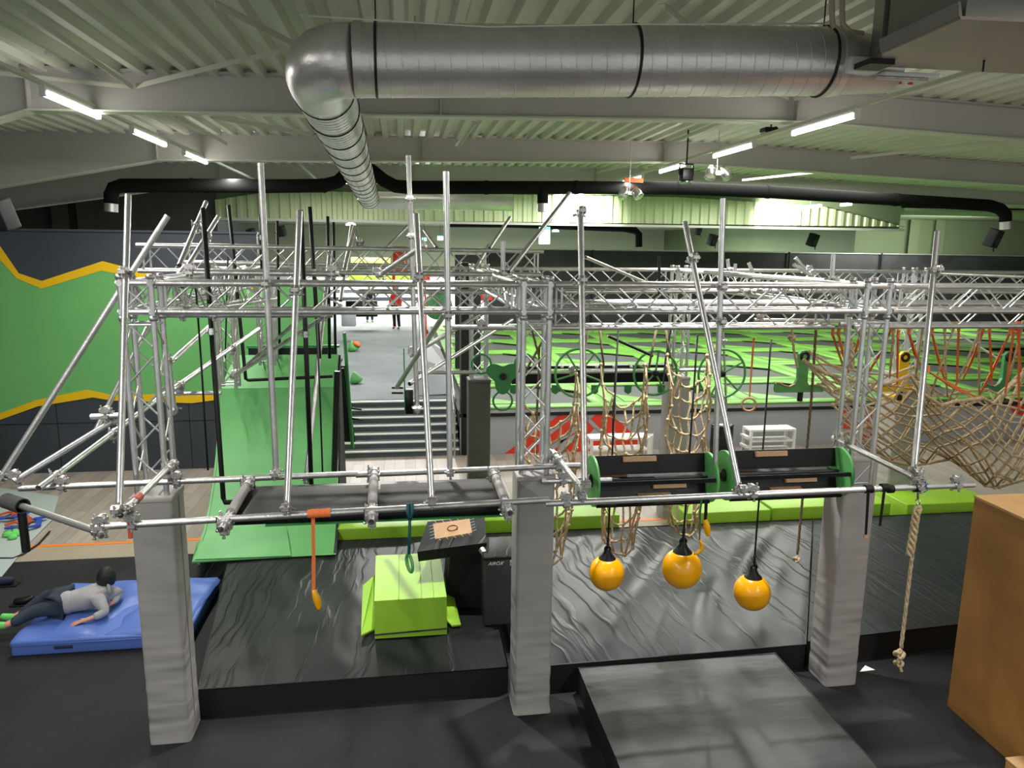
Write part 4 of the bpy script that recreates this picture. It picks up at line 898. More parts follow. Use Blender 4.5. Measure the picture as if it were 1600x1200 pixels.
# ------------------------------------------------------------------ green warped ramp
t = thing('warped_wall', 'curved green ramp rising to a platform at left, seen behind the balance board', 'ramp', (-1.8, 9.1, .28))
prof = [(9.12, .30), (9.45, .34), (9.8, .44), (10.15, .62), (10.5, .88), (10.8, 1.18), (11.05, 1.5), (11.2, 1.8), (11.28, 2.08)]
xl = lambda k: -2.62 - .10 * k; xr = lambda k: -.93 - .09 * k
n = len(prof); b = MB()
b.add([(xl(i / (n - 1)), y, z) for i, (y, z) in enumerate(prof)] + [(xr(i / (n - 1)), y, z) for i, (y, z) in enumerate(prof)], [(i, i + 1, n + i + 1, n + i) for i in range(n - 1)], True); b.obj('curved_surface', 'greenramp', t)
b = MB(); b.prism([(xl(1), 11.3, 2.08), (xr(1), 11.3, 2.08), (xr(1) , 11.75, 2.52), (xl(1) + .15, 11.75, 2.52)], (0, .05, -.02)); b.obj('upper_ledge', 'greenramp', t)
for s, xx in ((-1, xl), (1, xr)):
    b = MB(); b.prism([V((xx(min(1, i / (n - 1))) + s * .005, y, z)) for i, (y, z) in enumerate(prof)] + [V((xx(1) + s * .005, 11.8, 2.5)), V((xx(1) + s * .005, 12.2, .0)), V((xx(1) + s * .005, 9.70, .0)), V((xx(1) + s * .005, 9.70, .29)), V((xx(0) + s * .005, 9.12, .29))], (s * .03, 0, 0)); b.obj('side_panel', 'greenramp' if s < 0 else 'side_black', t)
b = MB(); b.prism([(-2.66, 9.1, .29), (-2.64, 9.1, .31), (-.90, 9.1, .31)], (0, .04, 0)); b.obj('toe_board', 'greenramp', t)
b = MB(); b.prism([(-2.62, 9.13, .318), (-1.45, 9.1, .318), (-1.6, 9.75, .45), (-2.62, 9.75, .45)], (0, 0, .006)); b.obj('toe_sheet', 'greenramp', t)
b = MB(); b.box(-2.40, -1.02, 11.8, 12.6, 2.30, 2.34); b.box(-2.38, -1.04, 11.78, 11.84, 2.34, 2.62); b.obj('platform', 'side_black', t)
b = MB(); b.box(-2.40, -1.0, 11.77, 11.85, 2.62, 2.66); b.obj('top_rail', 'greensteel', t)
# dark posts and slats between the ramp and the stairs
t = thing('slatted_ladder', 'black panelled ladder frame with green edges between the ramp and the stairs', 'ladder', (-.85, 12, 0))
for a, c, yy, wd, m in (((527, 580), (519, 860), 10.6, .10, 'blackmetal'), ((536, 575), (553, 690), 12.6, .06, 'blackmetal')):
    b = MB(); p, q_ = P(*a, y=yy), P(*c, y=yy); b.tube(p, q_, wd * .45, 8); b.obj('post', m, t)
b = MB(); b.tube(P(538, 520, y=12.5), P(551, 700, y=12.5), .03, 8); b.obj('green_edge', 'greensteel', t)
b = MB(); p, q_ = P(530, 572, y=12.8), P(536, 690, y=12.8); b.prism([p, P(542, 572, y=12.8), P(549, 690, y=12.8), q_], (0, .04, 0)); b.obj('panel', 'side_black', t)
for yy in (638, 654):
    b = MB(); b.path([P(549, yy, y=12.5), P(558, yy + 1, y=12.5), P(565, yy + 2, y=12.5)], .018, 6); b.obj('peg', 'blackmetal', t)
for k, yy in enumerate((606, 614)):
    b = MB(); b.tube(P(612, yy, y=13.2), P(630, yy, y=13.2), .02, 8); tag(b.obj('black_peg', 'blackmetal'), ('upper' if k == 0 else 'lower') + ' one of two short black pegs left of the tallest tube foot', 'peg')
t = thing('black_end_pad', 'black hanging pad with green edge at the foot of the tallest tube', 'pad', P(640, 630, y=7.7))
b = MB(); p, q_ = P(633, 610, y=7.7), P(646, 647, y=7.7); b.bbox(p.x, q_.x, 7.7, 7.8, q_.z, p.z, .008, 1); b.obj('pad', 'blackplastic', t)
b = MB(); p, q_ = P(631, 545, y=7.75), P(633, 647, y=7.75); b.tube(p, q_, .008, 6); b.obj('green_edge', 'greensteel', t)
# foam bags on the walkway
for pts, yy, m, lb in ((((545, 527), (562, 548)), 21, 'greensteel', 'green and orange stuffed bag on the walkway, farther one'), (((548, 578), (567, 598)), 17.5, 'greensteel', 'green stuffed bag on the walkway, nearer one')):
    p = P((pts[0][0] + pts[1][0]) / 2, pts[1][1], z=.92); s = (pts[1][0] - pts[0][0]) / 1150 * p.y
    t = thing('stuffed_bag', lb, 'bag', p); b = MB(); b.lathe(p, (-.25, 0, 1), [(0, s * .35), (s * .15, s * .55), (s * .45, s * .45), (s * .8, s * .18), (s * .95, s * .05)], 14); b.obj('body', 'greenramp', t)
    if yy == 21: b = MB(); b.lathe(p + V((s * .2, -.05, s * .5)), (.6, 0, 1), [(0, s * .35), (s * .2, s * .4), (s * .4, s * .1)], 12); b.obj('flap', 'orange', t)

# ------------------------------------------------------------------ balance board between the rails
t = thing('balance_board', 'long black balance board lying between the front and rear rail tubes', 'board', (0, 5.4, 2.2))
a1, a2 = P(357, 812, y=5.16), P(794, 785, y=5.16); z0 = P(560, 801, y=5.16).z
xa, xb = a1.x, a2.x
b = MB(); b.bbox(xa, xb, 5.16, 5.86, z0 - .06, z0, .006, 1); b.obj('frame', 'blackplastic', t)
for i in range(2):
    xm = P(583, 790, y=5.5).x; s0, s1 = (xa + .1, xm - .04) if i == 0 else (xm + .05, xb - .05)
    b = MB(); b.box(s0, s1, 5.2, 5.78, z0, z0 + .006); b.obj('top_panel', 'board', t)
b = MB(); b.box(xa + .25, xb, 5.145, 5.3, z0 - .072, z0 - .061); plabel(b.obj('edge_strip', 'greensteel', t), 'green edge strip')

# ================================================================== HANGING GEAR
def buoy(px, py, yy, d, pxt, pyt, label):
    c = P(px, py, y=yy); r = d * .56; t = thing('hanging_ball', label, 'hanging ball', c, 'yellow balls hanging over the mat')
    b = MB(); prof = []
    for k in range(23):
        a = -math.pi / 2 + k / 22 * math.radians(152); prof.append((math.sin(a) * r * 1.02, max(.004, math.cos(a) * r)))
    b.lathe(c, (0, 0, 1), prof, 36); b.obj('ball', 'yellowbuoy', t)
    b = MB(); b.lathe(c, (0, 0, 1), [(r * .84, r * .53), (r * .92, r * .47), (r * 1.1, r * .30), (r * 1.3, r * .19), (r * 1.42, r * .17), (r * 1.5, r * .10)], 24); cap_ = b.obj('cap', 'blackplastic', t)
    b = MB(); b.ring(c + V((0, 0, r * 1.45)), (0, 1, 0), r * .16, r * .06, 16, 6); b.obj('eyelet', 'blackplastic', cap_)
    top = P(pxt, pyt, y=yy); b = MB(); b.path([c + V((0, 0, r * 1.5)), V((c.x * .5 + top.x * .5, yy, (c.z + top.z) / 2)), top], .0095, 8)
    for k in range(4): b.lathe(c + V((0, 0, r * 1.55 + .03 * k)), (0, 0, 1), [(0, .012), (.012, .018), (.024, .012)], 8)
    b.obj('rope', 'rope_black', t)
    return t
buoy(948, 895, 6.95, .325, 966, 512, 'leftmost of the three yellow balls on black ropes, beside the middle pillar')
buoy(1065, 888, 6.35, .34, 1090, 522, 'middle one of the three yellow balls, in front of a hanging net')
buoy(1175, 925, 6.6, .33, 1205, 530, 'rightmost and lowest of the three yellow balls')

def net_mesh(fn, nu, nv, r, diag=False):
    b = MB(); rnd = random.Random(nu * nv)
    J = {}
    def pt(i, j):
        if (i, j) not in J: J[i, j] = fn(i / nu, j / nv) + V((rnd.uniform(-1, 1), rnd.uniform(-1, 1), rnd.uniform(-1, 1))) * r * 3.0
        return J[i, j]
    if not diag:
        for i in range(nu + 1): b.path([pt(i, j) for j in range(nv + 1)], r, 5)
        for j in range(nv + 1):
            pts = []
            for i in range(nu + 1):
                pts.append(pt(i, j))
                if i < nu: m_ = (pt(i, j) + pt(i + 1, j)) / 2; pts.append(m_ + V((0, 0, -.12 * (pt(i + 1, j) - pt(i, j)).length)))
            b.path(pts, r, 5)
    else:
        for s in (1, -1):
            for st0 in range(-nv, nu + 1 + nv):
                pts = [pt(st0 + s * j, j) for j in range(nv + 1) if 0 <= st0 + s * j <= nu]
                if len(pts) > 1: b.path(pts, r, 5)
        b.path([pt(i, 0) for i in range(nu + 1)], r * 1.4, 6); b.path([pt(i, nv) for i in range(nu + 1)], r * 1.4, 6)
    for k, p in J.items():
        if not diag or (k[0] + k[1]) % 1 == 0: b.lathe(p - V((0, 0, r * 1.5)), (0, 0, 1), [(0, r), (r * 1.5, r * 1.7), (r * 3, r)], 6)
    return b
def hammock(xl_, xr_, ytop, ysag, ybot_side, ybot_mid, Y, tops, label):
    t = thing('climbing_net', label, 'climbing net', P((xl_ + xr_) / 2, 520, y=Y), 'brown rope nets hanging between middle and right column')
    def fn(u, v):
        uu = .5 - .5 * math.cos(math.pi * u); s = math.sin(math.pi * u)
        yt = ytop + (ysag - ytop) * s ** .7; yb = ybot_side + (ybot_mid - ybot_side) * s ** .6
        py = yt + (yb - yt) * v; sq = 1 - .18 * v * v
        xm = (xl_ + xr_) / 2 - (py - 600) * .035; px = xm + ((xl_ + (xr_ - xl_) * uu) - (xl_ + xr_) / 2) * sq
        return P(px, py, y=Y + .22 * math.sin(math.pi * u) * (1 - v * .5) - .05)
    b = net_mesh(fn, 8, 9, .0125); b.obj('net', 'rope', t)
    b = MB()
    for (tx, ty), side in tops: b.path([P(tx, ty, y=Y), P((tx + side) / 2, (ty + ytop) / 2, y=Y - .02), fn(0 if side == xl_ else 1, 0)], .012, 6)
    b.obj('suspension_rope', 'rope_dark', t)
hammock(815, 906, 590, 665, 800, 885, 7.1, [((860, 512), 815), ((920, 512), 906)], 'brown rope net hanging half behind the middle pillar')
hammock(943, 1013, 575, 632, 800, 868, 7.3, [((937, 512), 943), ((1026, 512), 1013)], 'brown rope net hanging behind the leftmost yellow ball')
hammock(1046, 1110, 560, 600, 780, 838, 7.5, [((1040, 512), 1046), ((1118, 540), 1110)], 'brown rope net hanging before the light back pillar')
# big cargo net with its slings
t = thing('cargo_net', 'large sagging tan cargo net at the right, hung on orange slings', 'cargo net', P(1450, 600, y=7.6))
topl = [(1262, 560), (1300, 588), (1350, 600), (1400, 598), (1425, 585), (1452, 635), (1480, 628), (1530, 618), (1548, 632), (1570, 622), (1600, 590), (1660, 560)]
botl = [(1330, 700), (1370, 712), (1400, 722), (1430, 728), (1460, 715), (1485, 722), (1510, 732), (1530, 752), (1550, 762), (1580, 758), (1610, 748), (1680, 720)]
def lerpl(L, u): k = u * (len(L) - 1); i = min(int(k), len(L) - 2); f_ = k - i; return (L[i][0] + (L[i + 1][0] - L[i][0]) * f_, L[i][1] + (L[i + 1][1] - L[i][1]) * f_)
def cn(y0, y1, dx=0, dy=0):
    def fn(u, v):
        a, c = lerpl(topl, u), lerpl(botl, u); return P(a[0] + (c[0] - a[0]) * v + dx, a[1] + dy * (1 - v) + (c[1] - a[1] - dy * 0) * v, y=y0 + (y1 - y0) * v + .35 * math.sin(u * 5) * (v))
    return fn
b = net_mesh(cn(7.0, 7.7), 12, 6, .014, True); b.obj('front_net', 'rope', t)
b = net_mesh(cn(8.3, 7.75, 6, -14), 12, 6, .012, True); b.obj('rear_net', 'rope', t)
ORD = 'first second third fourth fifth sixth seventh eighth ninth tenth eleventh twelfth thirteenth fourteenth fifteenth sixteenth seventeenth eighteenth nineteenth twentieth twenty-first twenty-second twenty-third'.split()
sl = [((1301, 522), (1320, 580), 'orange'), ((1310, 522), (1326, 582), 'orange'), ((1392, 516), (1355, 585), 'orange'), ((1403, 525), (1402, 600), 'orange'), ((1396, 520), (1390, 590), 'rope'), ((1420, 520), (1438, 570), 'orange'), ((1442, 515), (1430, 590), 'rope'),
      ((1456, 520), (1478, 600), 'orange'), ((1476, 515), (1480, 620), 'rope'), ((1498, 515), (1495, 600), 'orange'), ((1532, 515), (1482, 626), 'rope'), ((1536, 518), (1505, 592), 'orange'), ((1546, 516), (1550, 600), 'orange'),
      ((1530, 518), (1530, 616), 'rope'), ((1578, 520), (1530, 618), 'orange'), ((1584, 516), (1570, 620), 'orange'), ((1590, 512), (1596, 590), 'orange'), ((1598, 510), (1568, 618), 'rope'), ((1592, 512), (1592, 640), 'orange'), ((1610, 505), (1615, 590), 'orange'),
      ((1450, 580), (1530, 622), 'orange'), ((1490, 512), (1450, 630), 'rope'), ((1345, 518), (1330, 570), 'orange')]
for i, ((a, c), (d, e), m) in enumerate(sl):
    p, q_ = P(a, c, y=6.62), P(d, e, y=7.05 + .2 * (i % 3)); b = MB(); mid = (p + q_) / 2 + V((0, 0, -.02 * (i % 3)))
    flat = m == 'orange'
    if flat:
        u, w2, dd = basis(q_ - p); b.prism([p - u * .011, p + u * .011, mid + u * .012, q_ + u * .009, q_ - u * .009, mid - u * .012], w2 * .004)
    else: b.path([p, mid, q_], .011, 6)
    b.tube(p - V((.0, 0, .015)), p + V((0, 0, .06)), .016, 8)
    tag(b.obj('sling', m), '%s sling holding the cargo net, %s from the left by its top knot' % ('orange webbing' if flat else 'tan rope', ORD[sorted(range(len(sl)), key=lambda j: sl[j][0][0]).index(i)]), 'sling', 'slings of the cargo net')
# ropes
def rope(pts, r, m, label, name='climbing_rope', twist=True):
    t = thing(name, label, 'rope', pts[0]); b = MB()
    P_ = [V(p) for p in pts]; full = []
    for i in range(len(P_) - 1):
        k = max(2, int((P_[i + 1] - P_[i]).length / .02)); full += [P_[i] + (P_[i + 1] - P_[i]) * j / k for j in range(k)]
    full.append(P_[-1])
    if twist:
        for s in range(3):
            b.path([p + V((math.cos(i * .55 + s * 2.094), math.sin(i * .55 + s * 2.094), 0)) * r * .5 for i, p in enumerate(full)], r * .62, 6)
    else: b.path(full, r, 8)
    b.obj('rope', m, t); return t
def knot(t, c, s, m):
    b = MB(); c = V(c)
    b.path([c + V((math.sin(k / 30 * 2 * math.pi) + 2 * math.sin(2 * k / 30 * 2 * math.pi), math.cos(k / 30 * 2 * math.pi) - 2 * math.cos(2 * k / 30 * 2 * math.pi), -1.6 * math.sin(3 * k / 30 * 2 * math.pi))) * s * .33 for k in range(30)], s * .36, 8, True); b.obj('knot', m, t)
t = rope([P(1437, 790, y=5.05), P(1425, 870, y=5.05), P(1408, 1012, y=5.05)], .015, 'rope', 'long tan rope with a big end knot, hanging from the front rail at right')
b = MB(); p, q_ = P(1433, 795, y=5.05), P(1421, 868, y=5.05)
for s in range(3): b.path([p + (q_ - p) * (k / 30) + V((math.cos(k * .5 + s * 2.1), math.sin(k * .5 + s * 2.1), 0)) * .018 for k in range(31)], .014, 7)
b.ring(P(1433, 797, y=5.05), (0, 1, 0), .028, .014, 14, 7); b.obj('spliced_eye', 'rope', t)
knot(t, P(1406, 1022, y=5.05), .04, 'rope'); knot(t, P(1405, 1036, y=5.05), .034, 'rope')
b = MB(); b.path([P(1406, 1040, y=5.03), P(1409, 1050, y=5.0)], .012, 6); b.obj('frayed_end', 'rope', t)
b = MB(); b.ring(P(1434, 784, y=5.05), (1, 0, 0), .022, .005, 14, 6); b.tube(P(1434, 780, y=5.05), P(1434, 765, y=5.05), .009, 6); plabel(b.obj('shackle', 'chrome', t), 'steel shackle')
t = rope([P(1275, 515, y=7.4), P(1268, 620, y=7.4), P(1261, 702, y=7.4), P(1246, 866, y=7.4)], .014, 'rope_dark', 'brown climbing rope hanging behind the right roller with a knot near its end')
knot(t, P(1245, 874, y=7.4), .036, 'rope')
t = rope([P(1237, 512, y=7.9), P(1240, 545, y=7.9), P(1246, 575, y=7.9)], .014, 'rope', 'short knotted rope end above the green rocking hold'); knot(t, P(1238, 528, y=7.9), .04, 'rope')
rope([P(830, 512, y=7.6), P(843, 560, y=7.6), P(836, 700, y=7.6)], .012, 'rope_dark', 'thin brown rope hanging inside the middle column')
t = rope([P(1322, 510, y=6.8), P(1330, 545, y=6.8), P(1331, 575, y=6.8)], .03, 'rope', 'thick frayed rope end hanging inside the right column')
for pts, yy, lb in (([(967, 505), (958, 640), (957, 700)], 8.0, 'left one'), ([(1050, 505), (1040, 560), (1036, 600)], 7.8, 'middle one'), ([(843, 540), (838, 690), (838, 720)], 8.2, 'one inside the middle column')):
    rope([P(a, c, y=yy) for a, c in pts], .010, 'rope_black', 'black cord hanging among the nets, ' + lb, 'cord', False)
# wooden ring on its orange strap
t = thing('gym_ring', 'wooden gym ring on an orange strap before the grey wall', 'gym ring', P(1170, 632, y=7.6))
b = MB(); b.ring(P(1170, 632, y=7.6), (.45, 1, .05), .075, .013, 24, 8); b.obj('ring', 'woodlight', t)
b = MB(); p, q_ = P(1178, 528, y=7.6), P(1171, 622, y=7.6); b.prism([p - V((.012, 0, 0)), p + V((.012, 0, 0)), q_ + V((.008, 0, 0)), q_ - V((.008, 0, 0))], (0, .003, 0)); b.obj('strap', 'orange', t)
# banana holds
def banana(px, py, yy, L, label, strap, m, lean=.25):
    c = P(px, py, y=yy); t = thing('banana_hold', label, 'hanging hold', c)
    b = MB(); pts = [c + V((math.sin(k / 10 * 1.3) * lean * L * .9 - .0, 0, -k / 10 * L)) for k in range(11)]
    b.path(pts, .02, 10, radii=[.010 + .016 * math.sin(math.pi * (k + 1) / 12) for k in range(11)]); b.obj('hold', 'yellowbuoy', t)
    b = MB(); q2 = [P(a, d, y=yy) for a, d in strap]
    for i in range(len(q2) - 1): b.prism([q2[i] - V((.013, 0, 0)), q2[i] + V((.013, 0, 0)), q2[i + 1] + V((.012, 0, 0)), q2[i + 1] - V((.012, 0, 0))], (0, .004, 0))
    b.obj('strap', m, t)
banana(490, 922, 5.05, .15, 'yellow banana shaped hold on a long orange strap at left', [(489, 802), (490, 870), (490, 922)], 'orange')
banana(1102, 812, 5.05, .13, 'yellow banana hold on a short black strap beside the green discs', [(1104, 772), (1103, 800), (1102, 814)], 'blackplastic')
t = thing('banana_hold', 'yellow curved hold hanging against the middle yellow ball', 'hanging hold', P(1094, 845, y=6.1)); b = MB(); b.path([P(a, c, y=6.1) for a, c in ((1092, 843), (1097, 850), (1096, 858), (1090, 864), (1084, 866))], .02, 8, radii=[.008, .018, .021, .018, .008]); b.obj('hold', 'yellowbuoy', t)
b = MB(); b.path([P(1097, 775, y=5.2), P(1094, 800, y=5.5), P(1093, 843, y=6.1)], .008, 6); b.obj('cord', 'greensteel', t)
b = MB(); p, q_ = P(481, 803, y=FY), P(516, 801, y=FY); 
for k in range(8): a0 = p + (q_ - p) * (k / 8); b.tube(a0, a0 + (q_ - p) * .14, .030 + .002 * (k % 2), 14)
tag(b.obj('orange_wrap', 'orange'), 'orange webbing wrapped around the front rail above the long orange strap', 'webbing')
t = thing('green_ring', 'green ring hanging on a teal rope over the lime foam step', 'ring', P(641, 880, y=5.0))
b = MB(); b.path([P(641, 786, y=5.02), P(640, 830, y=5.02), P(639, 866, y=5.02)], .011, 8); b.path([P(644, 786, y=5.0), P(644, 800, y=4.99), P(641, 812, y=5.0)], .012, 8); b.path([P(637, 787, y=5.0), P(637, 800, y=4.99), P(640, 812, y=5.0)], .012, 8); b.obj('rope', 'teal', t)
b = MB(); b.ring(P(640, 880, y=5.02), (1, .35, .05), .062, .012, 24, 8); b.obj('ring', 'greenramp', t)
for (a, c), (d, e), L, lb in (((1357, 768), (1353, 837), 1, 'longer one with a metal buckle'), ((1382, 766), (1375, 822), 0, 'shorter one')):
    t = thing('black_strap', 'black strap dangling from the front rail, ' + lb, 'strap', P(a, c, y=FY)); b = MB(); p, q_ = P(a, c, y=FY - .03), P(d, e, y=FY - .03)
    b.prism([p - V((.012, 0, 0)), p + V((.012, 0, 0)), q_ + V((.010, 0, 0)), q_ - V((.010, 0, 0))], (0, .004, 0)); b.obj('strap', 'blackplastic', t)
    b = MB(); c0 = P(a, c - 4, y=FY); b.tube(c0 - V((.03, 0, 0)), c0 + V((.03, 0, 0)), .034, 12); b.obj('wrap', 'blackplastic', t)
    if L: b = MB(); b.box(q_.x - .016, q_.x + .016, q_.y - .008, q_.y + .01, q_.z - .02, q_.z + .008); b.obj('buckle', 'woodlight', t)
for a, lb in ((1391, 'beside the short strap'), (1433, 'above the long knotted rope')):
    b = MB(); c0 = P(a, 764 - (a - 1391) * .04, y=FY); b.tube(c0 - V((.022, 0, 0)), c0 + V((.022, 0, 0)), .033, 12); tag(b.obj('tape_wrap', 'blackplastic'), 'black tape wrapped round the front rail ' + lb, 'tape')
b = MB(); c0 = P(1444, 762, y=FY - .03); b.path([c0, c0 + V((.03, 0, .03)), c0 + V((.0, 0, .05)), c0 + V((.035, 0, -.02)), c0 + V((.0, 0, -.04))], .004, 5); tag(b.obj('blue_string', 'blueset'), 'bit of blue string tied to the front rail at right', 'string')

# ------------------------------------------------------------------ green rollers
def roller(xl_, xr_, Y, zc, label, r=.225):
    t = thing('roller_drum', label, 'roller', ((xl_ + xr_) / 2, Y, zc), 'green ended rollers')
    for x in (xl_, xr_):
        b = MB(); b.lathe((x - .012, Y, zc), (1, 0, 0), [(0, r - .006), (.004, r), (.02, r), (.024, r - .006)], 48, False); dsc = b.obj('end_disc', 'greenramp', t)
        s = -1 if x == xl_ else 1; b = MB(); b.lathe((x + s * .012, Y, zc), (s, 0, 0), [(0, .06), (.02, .055), (.03, .03), (.07, .03)], 16); b.obj('hub', 'blackmetal', dsc)
    for k, (dy, dz, tl, wd, f_) in enumerate(((.07, .115, 12, .17, .3), (-.19, .03, 0, .035, None), (.10, -.02, 80, .12, .02), (.02, -.12, 20, .14, .62), (-.04, -.19, 75, .12, .45))):
        a = math.radians(tl); tg = V((0, math.sin(a), math.cos(a))); n_ = V((0, -math.cos(a), math.sin(a))); xm = (xl_ + xr_) / 2
        c = V((xm, Y + dy, zc + dz)); b = MB(); b.obox(c, V((xr_ - xl_ - .03, 0, 0)), tg * wd, n_ * .022); pk = b.obj('plank', 'blackplastic', t)
        if f_ is not None:
            c2 = V((xl_ + (xr_ - xl_) * (.17 + f_ * .8), c.y, c.z)) + n_ * .028 + tg * wd * .3; b = MB(); b.obox(c2, V((.3, 0, 0)), tg * .045, n_ * .035); b.obj('grip', 'woodlight', pk)
    b = MB(); b.tube((xl_ - .12, Y, zc), (xr_ + .12, Y, zc), .02, 12); b.obj('axle', 'blackmetal', t)
RYY = 6.0
zz = P(1020, 748, y=RYY).z
roller(P(926, 750, y=RYY).x, P(1107, 738, y=RYY).x, RYY, zz, 'black planked roller with green end discs, left one beside the middle pillar')
roller(P(1133, 742, y=RYY).x, P(1312, 730, y=RYY).x, RYY, zz + .01, 'black planked roller with green end discs, right one beside the right pillar')
# ------------------------------------------------------------------ green wheels at the back row
def wheel(px, py, yy, r, ph, label, spokes=5, dy=0):
    c = P(px, py, y=yy); t = thing('spoked_wheel', label, 'wheel', c, 'green spoked wheels on the back axle')
    b = MB(); b.ring(c, (0, 1, 0), r, .017, 40, 8); b.obj('rim', 'greenramp', t)
    for k in range(spokes):
        a = ph + k * 2 * math.pi / spokes; b = MB(); e = c + V((math.cos(a) * r, 0, math.sin(a) * r)); b.tube(c + (e - c) * .1, e, .013, 8); b.obj('spoke', 'greenramp', t)
    b = MB(); b.lathe(c + V((0, -.05, 0)), (0, 1, 0), [(0, .03), (.02, .045), (.1, .045)], 14); b.obj('hub', 'blackmetal', t)
wheel(905, 583, 9.4, .325, .9, 'green spoked wheel left one of three, beside the middle column')
wheel(1024, 583, 9.4, .30, .2, 'green spoked wheel in the middle, behind the hanging net')
wheel(1128, 584, 9.4, .335, .5, 'green spoked wheel right one of three, beside the slanting tube')
t = thing('spinner_board', 'flat green spinner board with three big rings in front of the dark back pillar', 'spinner', P(786, 588, y=9.3))
c = P(786, 588, y=9.3); b = MB(); pts = []
for k in range(72):
    a = k / 72 * 2 * math.pi; r_ = .185 + .055 * math.cos(3 * (a - math.pi * 1.5)); pts.append(c + V((math.cos(a) * r_, 0, math.sin(a) * r_)))
b.prism(pts, (0, .03, 0)); b.obj('plate', 'greensteel', t)
for k in range(3):
    a = math.pi * 1.5 + k * 2 * math.pi / 3; e = c + V((math.cos(a) * .325, .015, math.sin(a) * .325)); b = MB(); b.ring(e, (0, 1, 0), .125, .015, 28, 6); b.obj('ring', 'greensteel', t)
b = MB(); b.lathe(c + V((0, -.06, 0)), (0, 1, 0), [(0, .035), (.02, .045), (.09, .045)], 8, False); b.obj('hub', 'blackmetal', t)
t = thing('black_beam', 'black overhead beam with green tabs below, carrying the back wheels', 'beam', P(940, 585, y=9.7))
p, q_ = P(800, 590, y=9.8), P(1048, 588, y=9.8); b = MB(); b.box(p.x, q_.x, 9.8, 10.0, p.z - .09, p.z + .06); b.box(p.x, q_.x, 9.75, 9.9, p.z + .12, p.z + .16); b.obj('beam', 'blackplastic', t)
for px in (803, 868, 930, 982, 1034, 1090):
    b = MB(); c = P(px, 602, y=9.78); b.prism([c + V((-.05, 0, 0)), c + V((.05, 0, 0)), c + V((.045, 0, -.1)), c + V((.0, 0, -.13)), c + V((-.05, 0, -.1))], (0, .03, 0)); b.obj('hanging_tab', 'greensteel', t)
for k in range(7): b = MB(); c = P(878 + k * 27, 573, y=9.74); b.lathe(c, (0, -1, 0), [(0, .022), (.02, .022)], 8); b.obj('bolt', 'white', t)
b = MB(); b.tube(P(950, 525, y=9.2), P(1020, 556, y=9.2), .02, 8); tag(b.obj('black_bar', 'blackmetal'), 'black bar slanting above the middle green wheel', 'bar')
def anchor(px, py, yy, s, m, label, flip=1):
    """swinging board shaped like an upside down T with a curved foot; px,py = foot centre bottom"""
    c = P(px, py, y=yy); t = thing('rocking_hold', label, 'hanging hold', c); k = yy / 1150 * s
    prof = [(-46, 0), (40, 0), (44, 5), (44, 14), (38, 17), (30, 12), (14, 11), (10, 18), (9, 50), (11, 56), (11, 66), (5, 72), (-3, 72), (-9, 66), (-9, 56), (-8, 24), (-13, 14), (-22, 9), (-34, 12), (-42, 17), (-47, 16), (-48, 6)]
    b = MB(); b.prism([c + V((x * k, 0, z * k)) for x, z in prof], (0, .05, 0)); b.obj('board', m, t)
    b = MB(); b.path([c + V((x * k, -.003, z * k + .006)) for x, z in ((-13, 14), (-22, 9), (-34, 12), (-42, 17), (-47, 16))], .012, 6); b.path([c + V((x * k, -.003, z * k + .006)) for x, z in ((14, 11), (30, 12), (38, 17))], .012, 6); b.obj('wood_edge', 'woodlight', t)
    b = MB(); b.ring(c + V((1 * k, 0, 62 * k)), (0, 1, 0), 6.5 * k, .02, 18, 6); b.obj('bearing', 'blackmetal', t)
    b = MB(); b.tube(c + V((0, .02, 0)), c + V((0, .02, -16 * k)), .035, 10); b.obj('stem', 'blackmetal', t)
anchor(1252, 613, 8.6, 1.0, 'greenramp', 'green rocking hold with a round head, beside the brown climbing rope')
anchor(1408, 612, 8.8, .98, 'yellow', 'yellow rocking hold behind the right column and the cargo net')
anchor(1570, 612, 9.0, 1.0, 'greensteel', 'dark green rocking hold behind the slings at the far right')
p = P(1400, 622, y=9.4); b = MB(); b.bbox(p.x - .12, p.x + .14, 9.4, 9.6, p.z - .06, p.z + .03, .03); tag(b.obj('yellow_pad', 'yellow'), 'small bright yellow pad below the yellow rocking hold', 'pad')

# ------------------------------------------------------------------ furniture at the back wall
def shelf(x0, x1, y0, label):
    t = thing('shelf_bench', label, 'shelf', ((x0 + x1) / 2, y0 + .2, 0), 'white shelf benches at the grey wall')
    b = MB(); b.box(x0, x1, y0, y0 + .38, .55, .59); b.obj('top', 'white', t)
    for k in (.12, .32): b = MB(); b.box(x0 + .03, x1 - .03, y0 + .02, y0 + .36, k, k + .03); b.obj('shelf', 'white', t)
    for x in (x0, x1 - .05):
        for y in (y0, y0 + .33): b = MB(); b.box(x, x + .05, y, y + .05, 0, .55); b.obj('leg', 'white', t)
    b = MB()
    for k in (.2, .4): b.box(x0 - .08, x0, y0 + .02, y0 + .3, k, k + .05)
    b.obj('side_rung', 'white', t)
shelf(7.0, 8.0, 13.75, 'white shelf bench standing right of the black barrel')
shelf(3.55, 4.75, 13.4, 'white shelf bench in front of the red triangular print')
b = MB(); p = P(1012, 690, y=14.2); b.box(p.x - .2, p.x + .12, 14.2, 14.24, .38, .44); b.box(p.x + .02, p.x + .1, 14.15, 14.25, 0, .42); b.box(p.x - .2, p.x - .14, 14.15, 14.25, 0, .42); tag(b.obj('white_stool', 'white'), 'small white stool behind the nets at the grey wall', 'stool')
c = P(1114, 706, z=0.0); t = thing('barrel', 'black plastic barrel standing at the grey wall behind the slanting tube', 'barrel', c)
b = MB(); b.lathe((c.x, 13.9, 0), (0, 0, 1), [(0, .2), (.02, .22), (.28, .225), (.3, .235), (.32, .225), (.62, .225), (.66, .21)], 28); b.obj('body', 'blackplastic', t)
